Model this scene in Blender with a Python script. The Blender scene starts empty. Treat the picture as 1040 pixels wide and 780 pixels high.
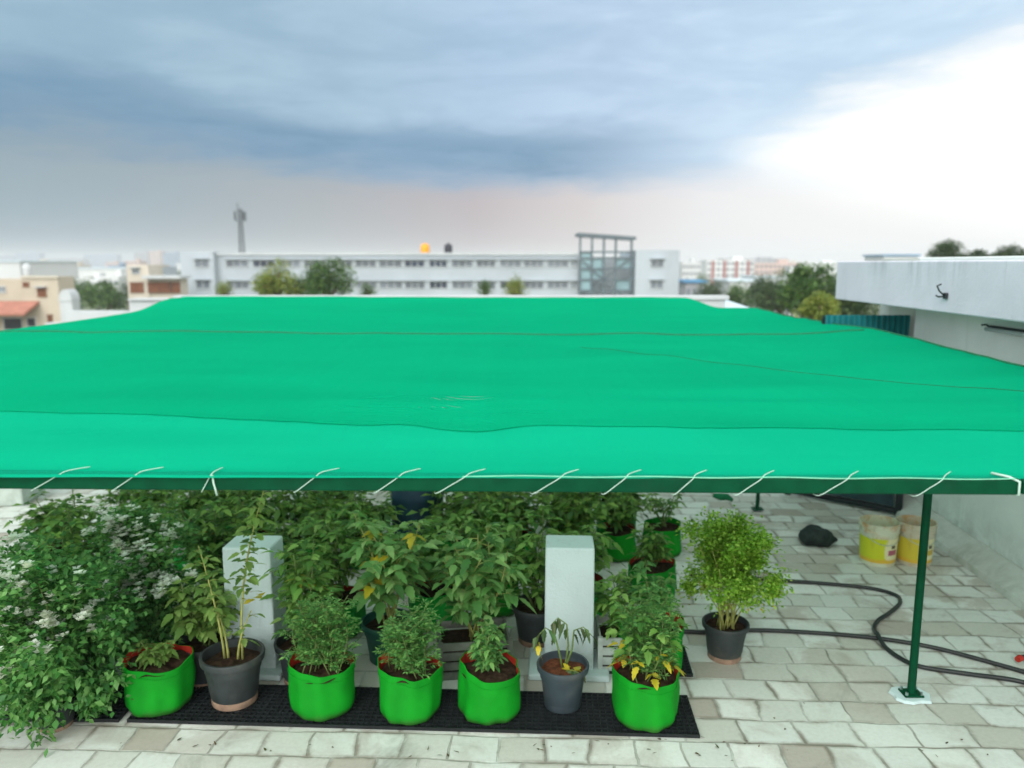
import bpy, math, random
from mathutils import Vector, Matrix
R = math.radians
PI = math.pi
scene = bpy.context.scene
COL = scene.collection

# ------------------------------------------------------------------ camera
H = 2.5
PITCH = R(8.8)
F = 790.0
CAM = Vector((0, 0, H))
FWD = Vector((0, math.cos(PITCH), -math.sin(PITCH)))
UPV = Vector((0, math.sin(PITCH), math.cos(PITCH)))
cd = bpy.data.cameras.new('camera')
cam = bpy.data.objects.new('camera', cd)
COL.objects.link(cam)
cam.location = CAM
cam.rotation_euler = (R(90) - PITCH, 0, 0)
cd.sensor_width = 36
cd.lens = F / 1040 * 36
cd.clip_end = 20000
cd.clip_start = .05
cd.dof.use_dof = True
cd.dof.focus_distance = 3.7
cd.dof.aperture_fstop = 1.4
scene.camera = cam

def ray(px, py):
    return Vector(((px - 520) / F, 0, 0)) + FWD + UPV * ((390 - py) / F)
def G(px, py, z=0.0):
    d = ray(px, py)
    return CAM + d * ((z - H) / d.z)
def AT(px, py, Y):
    d = ray(px, py)
    return CAM + d * (Y / d.y)
def mpp(p):
    return (Vector(p) - CAM).dot(FWD) / F

# ------------------------------------------------------------------ objects
def tag(o, label=None, cat=None, group=None, kind=None):
    if label: o['label'] = label
    if cat: o['category'] = cat
    if group: o['group'] = group
    if kind: o['kind'] = kind
    return o
def thing(name, label, cat, loc=(0, 0, 0), rz=0, group=None):
    o = bpy.data.objects.new(name, None)
    o.empty_display_size = .1
    COL.objects.link(o)
    o.location = loc
    o.rotation_euler = (0, 0, rz)
    return tag(o, label, cat, group)

class MB:
    def __init__(s):
        s.v = []; s.f = []; s.m = []
    def add(s, vs, fs, mi=0):
        b = len(s.v)
        s.v.extend([tuple(v) for v in vs])
        for f in fs:
            s.f.append(tuple(i + b for i in f)); s.m.append(mi)
    def box(s, c, d, rz=0, mi=0, tilt=None):
        hx, hy, hz = d[0] / 2, d[1] / 2, d[2] / 2
        M = Matrix.Rotation(rz, 3, 'Z')
        if tilt is not None: M = M @ tilt
        c = Vector(c)
        vs = [c + M @ Vector((x, y, z)) for z in (-hz, hz) for (x, y) in ((-hx, -hy), (hx, -hy), (hx, hy), (-hx, hy))]
        s.add(vs, [(3, 2, 1, 0), (4, 5, 6, 7), (0, 1, 5, 4), (1, 2, 6, 5), (2, 3, 7, 6), (3, 0, 4, 7)], mi)
        return s
    def span(s, a, b, w, h, mi=0):
        a = Vector(a); b = Vector(b)
        d = (b - a)
        z = Vector((0, 0, 1)) if abs(d.normalized().z) < .95 else Vector((0, 1, 0))
        x = d.cross(z).normalized() * w / 2
        u = x.cross(d).normalized() * h / 2
        vs = [p + sx * x + su * u for p in (a, b) for (sx, su) in ((-1, -1), (1, -1), (1, 1), (-1, 1))]
        s.add(vs, [(3, 2, 1, 0), (4, 5, 6, 7), (0, 1, 5, 4), (1, 2, 6, 5), (2, 3, 7, 6), (3, 0, 4, 7)], mi)
        return s
    def tube(s, pts, rad, n=6, mi=0, caps=True):
        pts = [Vector(p) for p in pts]
        k = len(pts)
        if not isinstance(rad, (list, tuple)): rad = [rad] * k
        vs = []
        px = None
        for i, p in enumerate(pts):
            d = (pts[min(i + 1, k - 1)] - pts[max(i - 1, 0)])
            if d.length < 1e-9: d = Vector((0, 0, 1))
            d.normalize()
            if px is None:
                a = Vector((1, 0, 0)) if abs(d.x) < .8 else Vector((0, 1, 0))
                px = (a - d * a.dot(d)).normalized()
            else:
                q = px - d * px.dot(d)
                px = q.normalized() if q.length > 1e-6 else px
            py = d.cross(px)
            for j in range(n):
                t = 2 * PI * j / n
                vs.append(p + (px * math.cos(t) + py * math.sin(t)) * rad[i])
        fs = []
        for i in range(k - 1):
            for j in range(n):
                j2 = (j + 1) % n
                fs.append((i * n + j, i * n + j2, (i + 1) * n + j2, (i + 1) * n + j))
        if caps:
            fs.append(tuple(range(n))[::-1]); fs.append(tuple(range((k - 1) * n, k * n)))
        s.add(vs, fs, mi)
        return s
    def lathe(s, prof, n=24, mi=0, c=(0, 0, 0), wob=None, closed=False):
        vs = []
        for i, (r, z) in enumerate(prof):
            for j in range(n):
                t = 2 * PI * j / n
                dr, dz = wob(t, i, r, z) if wob else (0, 0)
                vs.append((c[0] + (r + dr) * math.cos(t), c[1] + (r + dr) * math.sin(t), c[2] + z + dz))
        fs = []
        for i in range(len(prof) - 1):
            for j in range(n):
                j2 = (j + 1) % n
                fs.append((i * n + j, i * n + j2, (i + 1) * n + j2, (i + 1) * n + j))
        if closed:
            fs.append(tuple(range(n))[::-1]); fs.append(tuple(range((len(prof) - 1) * n, len(prof) * n)))
        s.add(vs, fs, mi)
        return s
    def build(s, name, mat, parent=None, smooth=False, bevel=0, sharp=None):
        me = bpy.data.meshes.new(name)
        me.from_pydata(s.v, [], s.f)
        mats = mat if isinstance(mat, (list, tuple)) else [mat]
        for m in mats: me.materials.append(m)
        if len(mats) > 1:
            me.polygons.foreach_set('material_index', s.m)
        if smooth:
            me.polygons.foreach_set('use_smooth', [True] * len(me.polygons))
            if sharp:
                me.set_sharp_from_angle(angle=R(sharp))
        me.update()
        o = bpy.data.objects.new(name, me)
        COL.objects.link(o)
        if parent: o.parent = parent
        if bevel:
            b = o.modifiers.new('bevel', 'BEVEL')
            b.width = bevel; b.segments = 2; b.limit_method = 'ANGLE'
        return o
def box(name, c, d, mat, parent=None, rz=0, bevel=0):
    return MB().box(c, d, rz).build(name, mat, parent, bevel=bevel)

# ------------------------------------------------------------------ materials
def lin(c):
    def f(x):
        x /= 255.0
        return x / 12.92 if x <= .04045 else ((x + .055) / 1.055) ** 2.4
    return (f(c[0]), f(c[1]), f(c[2]), 1)
class NT:
    def __init__(s, tree): s.t = tree
    def n(s, typ, **kw):
        n = s.t.nodes.new(typ)
        for k, v in kw.items():
            if k == 'op': n.operation = v
            elif hasattr(n, k) and not k[0].isupper(): setattr(n, k, v)
        return n
    def link(s, a, b): s.t.links.new(a, b)
    def put(s, sock, v):
        if hasattr(v, 'is_output'): s.t.links.new(v, sock)
        else: sock.default_value = v
    def math(s, op, a, b=0.0, clamp=False):
        n = s.t.nodes.new('ShaderNodeMath'); n.operation = op; n.use_clamp = clamp
        s.put(n.inputs[0], a); s.put(n.inputs[1], b)
        return n.outputs[0]
    def smooth(s, v, a, b):
        n = s.t.nodes.new('ShaderNodeMapRange'); n.interpolation_type = 'SMOOTHSTEP'
        s.put(n.inputs['Value'], v); n.inputs['From Min'].default_value = a; n.inputs['From Max'].default_value = b
        return n.outputs[0]
    def mix(s, f, a, b):
        n = s.t.nodes.new('ShaderNodeMix'); n.data_type = 'RGBA'
        s.put(n.inputs[0], f); s.put(n.inputs[6], a); s.put(n.inputs[7], b)
        return n.outputs[2]
    def noise(s, vec, scale, detail=4, rough=.55, dist=0):
        n = s.t.nodes.new('ShaderNodeTexNoise')
        if vec is not None: s.t.links.new(vec, n.inputs['Vector'])
        n.inputs['Scale'].default_value = scale; n.inputs['Detail'].default_value = detail
        n.inputs['Roughness'].default_value = rough; n.inputs['Distortion'].default_value = dist
        return n.outputs['Fac']
    def ramp(s, f, stops):
        n = s.t.nodes.new('ShaderNodeValToRGB')
        e = n.color_ramp.elements
        while len(e) < len(stops): e.new(.5)
        for i, (p, c) in enumerate(stops):
            e[i].position = p; e[i].color = c
        s.put(n.inputs[0], f)
        return n.outputs[0]
    def vmath(s, op, a, b):
        n = s.t.nodes.new('ShaderNodeVectorMath'); n.operation = op
        s.put(n.inputs[0], a); s.put(n.inputs[1], b)
        return n.outputs[0]
def newmat(name):
    m = bpy.data.materials.new(name); m.use_nodes = True
    m.node_tree.nodes.clear()
    k = NT(m.node_tree)
    out = k.n('ShaderNodeOutputMaterial')
    return m, k, out
def obj_coord(k):
    return k.n('ShaderNodeTexCoord').outputs['Object']
def world_pos(k):
    return k.n('ShaderNodeNewGeometry').outputs['Position']
def scl(c, f): return (min(c[0] * f, 1), min(c[1] * f, 1), min(c[2] * f, 1), 1)
def principled(k, out, col, rough=.6, spec=.4, metal=0, bump=None, bd=.01, bs=.5):
    p = k.n('ShaderNodeBsdfPrincipled')
    k.put(p.inputs['Base Color'], col); k.put(p.inputs['Roughness'], rough)
    p.inputs['Metallic'].default_value = metal
    p.inputs['Specular IOR Level'].default_value = spec
    if bump is not None:
        b = k.n('ShaderNodeBump'); b.inputs['Strength'].default_value = bs; b.inputs['Distance'].default_value = bd
        k.link(bump, b.inputs['Height']); k.link(b.outputs[0], p.inputs['Normal'])
    if out: k.link(p.outputs[0], out.inputs[0])
    return p
_plain = {}
def plain(name, c, rough=.6, var=.18, scale=6, spec=.4, bump=0, metal=0, dirt=None, dirt_amt=.5):
    """base colour broken up by noise, optional blotches of dirt"""
    if name in _plain: return _plain[name]
    m, k, out = newmat(name)
    if isinstance(c[0], int) or c[0] > 1: c = lin(c)
    P = world_pos(k)
    f = k.noise(P, scale, 5)
    col = k.mix(k.smooth(f, .3, .7), scl(c, 1 - var), scl(c, 1 + var))
    if dirt:
        g = k.noise(P, scale * .45, 6, .65, .4)
        g = k.smooth(g, .48, .75)
        col = k.mix(k.math('MULTIPLY', g, dirt_amt), col, lin(dirt))
    rr = k.math('ADD', k.math('MULTIPLY', f, .2), rough - .1)
    principled(k, out, col, rr, spec, metal, k.noise(P, scale * 8, 3) if bump else None, bump if bump else .01)
    _plain[name] = m
    return m

def leafmat(name, cols, trans=.35, rough=.5):
    m, k, out = newmat(name)
    g = k.n('ShaderNodeNewGeometry')
    n = len(cols)
    col = k.ramp(g.outputs['Random Per Island'], [(i / (n - 1) if n > 1 else 0, lin(c)) for i, c in enumerate(cols)])
    f = k.noise(g.outputs['Position'], 9, 3)
    col = k.mix(k.smooth(f, .35, .7), col, k.mix(.32, col, (.0, .0, .0, 1)))
    p = principled(k, None, col, rough, .35)
    t = k.n('ShaderNodeBsdfTranslucent')
    k.link(k.mix(.5, col, k.vmath('MULTIPLY', col, (1.5, 1.4, .6))), t.inputs[0])
    mx = k.n('ShaderNodeMixShader'); mx.inputs[0].default_value = trans
    k.link(p.outputs[0], mx.inputs[1]); k.link(t.outputs[0], mx.inputs[2])
    k.link(mx.outputs[0], out.inputs[0])
    return m

M = {}
M['leaf_tomato'] = leafmat('leaf_tomato', [(64, 112, 48), (98, 148, 62), (128, 174, 84), (154, 194, 104)])
M['leaf_eggplant'] = leafmat('leaf_eggplant', [(72, 126, 64), (106, 160, 84), (132, 180, 104), (160, 200, 126)])
M['leaf_feather'] = leafmat('leaf_feather', [(60, 116, 58), (86, 144, 74), (112, 166, 90), (130, 176, 94)])
M['leaf_bush'] = leafmat('leaf_bush', [(92, 142, 44), (128, 178, 54), (154, 198, 72), (178, 212, 92)])
M['leaf_basil'] = leafmat('leaf_basil', [(54, 108, 54), (76, 136, 66), (104, 160, 86), (128, 178, 102)])
M['leaf_back'] = leafmat('leaf_back', [(58, 102, 46), (88, 134, 58), (116, 160, 72), (142, 180, 84)])
M['leaf_wilt'] = leafmat('leaf_wilt', [(50, 76, 44), (76, 104, 56), (92, 98, 62), (82, 128, 68)], .2)
M['leaf_yellow'] = leafmat('leaf_yellow', [(190, 178, 40), (214, 196, 60), (176, 176, 60)], .3)
M['leaf_vine'] = leafmat('leaf_vine', [(84, 122, 56), (114, 152, 72), (142, 174, 92), (126, 158, 84)])
M['tree_leaf'] = leafmat('tree_leaf', [(40, 74, 38), (60, 98, 44), (84, 120, 54), (108, 138, 66)], .25)
M['tree_leaf_yellow'] = leafmat('tree_leaf_yellow', [(76, 104, 40), (104, 128, 50), (138, 152, 62), (160, 166, 76)], .25)
M['tree_leaf_dark'] = leafmat('tree_leaf_dark', [(34, 56, 36), (50, 76, 44), (68, 92, 50), (84, 106, 58)], .15)
M['flower'] = leafmat('flower', [(225, 232, 225), (240, 244, 240), (210, 225, 205)], .3)
M['stem_green'] = plain('stem_green', (98, 120, 62), .6, .25, 20)
M['stem_pale'] = plain('stem_pale', (150, 154, 84), .6, .25, 20)
M['stem_wood'] = plain('stem_wood', (104, 88, 60), .7, .25, 20)
M['bark'] = plain('bark', (86, 72, 56), .85, .3, 3)
M['soil'] = plain('soil', (52, 40, 30), .95, .5, 40, .1, .01)
M['soil_red'] = plain('soil_red', (96, 58, 40), .95, .4, 40, .1, .01)
M['red_lining'] = plain('red_lining', (176, 44, 28), .7, .15, 15)
M['green_steel'] = plain('green_steel', (2, 64, 40), .6, .15, 12, .08, dirt=(24, 52, 40), dirt_amt=.4)
M['rope'] = plain('rope', (178, 206, 192), .7, .06, 60)
M['beam_glint'] = plain('beam_glint', (120, 200, 165), .7, .1, 30)
M['tower_steel'] = plain('tower_steel', (58, 66, 72), .6, .1, 1)
M['white_paint_net_tint'] = plain('white_paint_net_tint', (192, 212, 212), .8, .05, 3, .25, .006, dirt=(118, 130, 116), dirt_amt=.6)  # white paint, its mint is light from the net put into the colour
M['pot_black'] = plain('pot_black', (46, 53, 54), .5, .25, 9, .4, dirt=(104, 100, 90), dirt_amt=.35)
M['pot_grey'] = plain('pot_grey', (50, 62, 68), .5, .15, 9, .4, dirt=(110, 104, 96), dirt_amt=.3)
M['pot_foot'] = plain('pot_foot', (140, 116, 98), .8, .25, 20)
M['hose'] = plain('hose', (30, 36, 36), .45, .2, 10, .45, dirt=(70, 72, 66), dirt_amt=.5)
M['crate_grey'] = plain('crate_grey', (112, 118, 108), .75, .25, 9, .3, dirt=(62, 58, 48), dirt_amt=.6)
M['crate_white'] = plain('crate_white', (178, 190, 182), .65, .12, 9, .3, dirt=(100, 104, 92), dirt_amt=.5)
M['tub_teal'] = plain('tub_teal', (24, 78, 66), .5, .2, 7, .4)
M['mat_black'] = plain('mat_black', (20, 26, 28), .55, .3, 20, .4)
M['black_rag'] = plain('black_rag', (44, 54, 52), .9, .3, 14, .2, .01)
M['chrome'] = plain('chrome', (190, 200, 200), .3, .1, 20, .5, 0, 1)

# green grow bag fabric with fine woven ribs
def bagmat(name, c):
    m, k, out = newmat(name)
    O = obj_coord(k)
    c = lin(c)
    f = k.noise(O, 7, 5)
    col = k.mix(k.smooth(f, .3, .75), scl(c, .86), scl(c, 1.1))
    sep = k.n('ShaderNodeSeparateXYZ'); k.link(O, sep.inputs[0])
    d = k.smooth(k.math('ADD', sep.outputs[2], k.math('MULTIPLY', k.noise(O, 14, 5), -.09)), -.045, .01)
    col = k.mix(k.math('MULTIPLY', k.math('SUBTRACT', 1.0, d), .55), col, lin((70, 84, 50)))
    w = k.n('ShaderNodeTexWave'); w.bands_direction = 'Z'; w.inputs['Scale'].default_value = 120
    k.link(O, w.inputs['Vector'])
    h = k.math('ADD', k.math('MULTIPLY', w.outputs['Fac'], .08), k.noise(O, 9, 3))
    principled(k, out, col, .62, .15, 0, h, .02, .5)
    return m
M['bag'] = bagmat('bag_green', (10, 142, 30))
M['bag_dark'] = bagmat('bag_dark_green', (20, 150, 52))

# ---- shade net: woven green fabric that lets part of the light through
def netmat(name, c, tc, amt, trn):
    m, k, out = newmat(name)
    P = world_pos(k)
    c = lin(c); tc = lin(tc)
    mp = k.vmath('MULTIPLY', P, (.35, 1.2, 1))
    f = k.noise(mp, 1.6, 6, .6)
    g = k.noise(k.vmath('MULTIPLY', P, (60, 5, 5)), 1.0, 4)
    col = k.mix(k.smooth(f, .3, .72), scl(c, .90), scl(c, 1.06))
    col = k.mix(k.math('MULTIPLY', k.smooth(g, .4, .8), .12), col, scl(c, .72))
    wv = k.n('ShaderNodeTexWave'); wv.bands_direction = 'X'; wv.inputs['Scale'].default_value = 26
    wv.inputs['Distortion'].default_value = .6
    k.link(P, wv.inputs['Vector'])
    hgt = k.math('ADD', k.math('MULTIPLY', wv.outputs['Fac'], .02), k.math('MULTIPLY', k.noise(k.vmath('MULTIPLY', P, (1, 2.6, 1)), 3.2, 5, .55), .8))
    b = k.n('ShaderNodeBump'); b.inputs['Strength'].default_value = .45; b.inputs['Distance'].default_value = .05
    k.link(hgt, b.inputs['Height'])
    d = k.n('ShaderNodeBsdfDiffuse'); k.link(col, d.inputs[0]); k.link(b.outputs[0], d.inputs[1])
    t = k.n('ShaderNodeBsdfTranslucent'); t.inputs[0].default_value = tc
    mx = k.n('ShaderNodeMixShader'); mx.inputs[0].default_value = amt
    k.link(d.outputs[0], mx.inputs[1]); k.link(t.outputs[0], mx.inputs[2])
    tr = k.n('ShaderNodeBsdfTransparent')
    m2 = k.n('ShaderNodeMixShader'); m2.inputs[0].default_value = trn
    k.link(mx.outputs[0], m2.inputs[1]); k.link(tr.outputs[0], m2.inputs[2])
    k.link(m2.outputs[0], out.inputs[0])
    return m
M['net'] = netmat('shade_net_green', (8, 168, 126), (62, 208, 168), .40, .0)
M['net_front'] = netmat('shade_net_fresh_green', (16, 180, 144), (72, 222, 188), .50, .0)
M['net_seam'] = plain('net_seam_green', (4, 104, 66), .8, .15, 20)

# ---- terrace floor: lime washed square clay tiles in running bond
def floormat():
    m, k, out = newmat('lime_washed_tiles')
    P = world_pos(k)
    mp = k.n('ShaderNodeMapping'); mp.inputs['Rotation'].default_value = (0, 0, R(2.5))
    k.link(P, mp.inputs[0])
    V = mp.outputs[0]
    # wobble the joints
    nz = k.n('ShaderNodeTexNoise'); nz.inputs['Scale'].default_value = 2.3; nz.inputs['Detail'].default_value = 5
    k.link(V, nz.inputs['Vector'])
    off = k.vmath('MULTIPLY', k.vmath('SUBTRACT', nz.outputs['Color'], (.5, .5, .5)), (.12, .075, 0))
    V2 = k.vmath('ADD', V, off)
    def brick(mort, ms):
        b = k.n('ShaderNodeTexBrick')
        b.offset = .5; b.squash = 1.25; b.squash_frequency = 3
        b.inputs['Scale'].default_value = 1
        b.inputs['Brick Width'].default_value = .245
        b.inputs['Row Height'].default_value = .212
        b.inputs['Mortar Size'].default_value = mort
        b.inputs['Mortar Smooth'].default_value = ms
        b.inputs['Color1'].default_value = (0, 0, 0, 1); b.inputs['Color2'].default_value = (1, 1, 1, 1)
        b.inputs['Mortar'].default_value = (.5, .5, .5, 1)
        b.inputs['Bias'].default_value = 0
        k.link(V2, b.inputs['Vector'])
        return b
    b1 = brick(.0075, .35)
    rnd = b1.outputs['Color']
    tone = k.ramp(rnd, [(0, lin((170, 163, 152))), (.16, lin((190, 192, 182))), (.38, lin((204, 210, 203))), (.7, lin((212, 219, 213))), (1, lin((222, 226, 220)))])  # tones carry a faint mint for the light coming through the net
    big = k.noise(V, .55, 5, .6, .3)
    sep = k.n('ShaderNodeSeparateXYZ'); k.link(V, sep.inputs[0])
    # worn lime wash: more bare, brownish tile deeper in
    worn = k.smooth(k.math('ADD', k.noise(V, 1.7, 6, .62, .5), k.math('MULTIPLY', k.math('SUBTRACT', rnd, .5), .22)), .50, .66)
    far = k.smooth(sep.outputs[1], 3.9, 5.6)
    amt = k.math('MULTIPLY', worn, k.math('ADD', .46, k.math('MULTIPLY', far, .16)))
    col = k.mix(amt, tone, lin((158, 148, 134)))
    st = k.smooth(k.noise(V, 1.1, 7, .68, .8), .56, .72)
    col = k.mix(k.math('MULTIPLY', st, .68), col, lin((92, 92, 84)))
    pale = k.smooth(k.noise(V, .8, 5, .6, .2), .52, .7)
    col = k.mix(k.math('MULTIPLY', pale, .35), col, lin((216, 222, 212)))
    fine = k.noise(V, 38, 5, .7)
    col = k.mix(k.math('MULTIPLY', k.smooth(fine, .35, .75), .34), col, k.vmath('MULTIPLY', col, (.72, .71, .68)))
    b2 = brick(.030, 1.0)
    jd = k.math('MULTIPLY', b2.outputs['Fac'], k.smooth(k.noise(V, 2.1, 6, .65, .6), .42, .62))
    col = k.mix(k.math('MULTIPLY', jd, .75), col, lin((112, 100, 82)))
    jn = k.math('MULTIPLY', b1.outputs['Fac'], k.math('ADD', .15, k.math('MULTIPLY', k.smooth(k.noise(V, 3.3, 5, .6), .35, .65), .65)))
    col = k.mix(jn, col, lin((128, 126, 114)))
    hgt = k.math('ADD', k.math('MULTIPLY', b1.outputs['Fac'], -.8), k.math('ADD', k.math('MULTIPLY', fine, .25), k.math('MULTIPLY', rnd, .35)))
    principled(k, out, col, k.math('ADD', .62, k.math('MULTIPLY', fine, .25)), .3, 0, hgt, .006, .8)
    return m
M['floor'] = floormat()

# ---- right hand wall: off-white wash, net's mint light mixed into its colour, rain streaks
def wallmat(name, c, streak, amt, sc=1.0, top=None, foot=None):
    m, k, out = newmat(name)
    P = world_pos(k)
    c = lin(c)
    f = k.noise(P, .9 * sc, 6, .6, .3)
    col = k.mix(k.smooth(f, .3, .7), scl(c, .90), scl(c, 1.05))
    s = k.noise(k.vmath('MULTIPLY', P, (5 * sc, 5 * sc, .5 * sc)), 1.0, 7, .7, .6)
    pt = k.smooth(k.noise(P, .7 * sc, 4), .42, .65)
    col = k.mix(k.math('MULTIPLY', k.math('MULTIPLY', k.smooth(s, .5, .75), pt), amt), col, lin(streak))
    z = k.n('ShaderNodeSeparateXYZ'); k.link(P, z.inputs[0]); z = z.outputs[2]
    if top is not None:      # run-off marks below the edge of the roof
        d = k.noise(k.vmath('MULTIPLY', P, (3.5, 3.5, .35)), 1.0, 7, .75, .2)
        e = k.math('MULTIPLY', k.smooth(d, .47, .72), k.smooth(z, top - .34, top))
        col = k.mix(k.math('MULTIPLY', e, .45), col, lin((104, 116, 122)))
    if foot is not None:     # splashed dirt along the floor
        d = k.noise(P, 4.5, 6, .7, .4)
        e = k.math('MULTIPLY', k.smooth(d, .35, .7), k.smooth(z, foot, .02))
        col = k.mix(k.math('MULTIPLY', e, .5), col, lin((118, 122, 106)))
    sp = k.smooth(k.noise(P, 26 * sc, 4, .6), .66, .74)
    col = k.mix(k.math('MULTIPLY', sp, .35), col, scl(c, .45))
    principled(k, out, col, .85, .2, 0, k.noise(P, 30 * sc, 5, .65), .008, .5)
    return m
M['wall_net_tint'] = wallmat('wall_net_tint', (222, 232, 228), (152, 172, 162), .5, foot=.55)
M['pillar_paint'] = wallmat('pillar_paint', (198, 216, 216), (140, 156, 146), .5, 2.2, foot=.35)  # white paint with the same net light tint in its colour
M['wall_grey'] = wallmat('wall_grey', (196, 204, 196), (130, 138, 126), .5, foot=.3)
M['fascia'] = wallmat('fascia_blue_white', (216, 214, 226), (140, 154, 164), .4, top=2.53)
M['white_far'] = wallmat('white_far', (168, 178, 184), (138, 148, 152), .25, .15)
M['white_near'] = wallmat('white_near', (184, 190, 192), (160, 166, 164), .4, .5)
M['cream'] = wallmat('cream_wall', (184, 175, 158), (180, 160, 130), .3, .3)
M['ivory'] = wallmat('ivory_wall', (192, 186, 172), (170, 160, 140), .3, .3)
M['terracotta'] = plain('terracotta', (158, 108, 92), .8, .15, 1.5)
M['brown_open'] = plain('brown_open', (112, 72, 50), .7, .2, 1)
M['dark_open'] = plain('dark_open', (34, 38, 44), .5, .3, 1)
M['window_glass'] = plain('window_glass', (104, 112, 120), .2, .35, .25, .6)
M['window_dark'] = plain('window_dark', (48, 58, 74), .2, .35, .25, .6)
M['window_frame'] = plain('window_frame', (180, 186, 186), .6, .1, 1)
M['steel_grey'] = plain('steel_grey', (86, 100, 106), .5, .15, 1)
M['stair_glass'] = plain('stair_glass', (132, 162, 168), .15, .2, .2, .6)
M['tank_orange'] = plain('tank_orange', (230, 152, 24), .5, .08, 1)
M['tank_black'] = plain('tank_black', (34, 36, 46), .5, .15, 1)
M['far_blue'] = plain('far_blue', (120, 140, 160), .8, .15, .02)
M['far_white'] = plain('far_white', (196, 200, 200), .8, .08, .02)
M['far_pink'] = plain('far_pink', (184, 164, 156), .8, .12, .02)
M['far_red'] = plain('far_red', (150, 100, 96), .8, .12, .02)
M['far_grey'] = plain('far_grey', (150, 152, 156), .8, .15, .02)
M['roof_sheet'] = plain('roof_sheet', (196, 212, 220), .45, .06, .3)
M['roof_blue'] = plain('roof_blue', (70, 130, 170), .5, .1, .2)
M['teal_sheet'] = plain('teal_sheet', (22, 112, 116), .4, .18, 4, .5, dirt=(40, 80, 84), dirt_amt=.5)
M['gate_dark'] = plain('gate_dark', (34, 58, 66), .5, .25, 6, .4)
M['gate_frame'] = plain('gate_frame', (26, 34, 38), .5, .2, 6)
M['iron'] = plain('iron', (40, 44, 48), .55, .2, 10)
M['city_ground'] = plain('city_ground', (104, 112, 88), .95, .35, .02)
M['slab'] = plain('slab', (160, 156, 146), .85, .12, 2)

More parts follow.
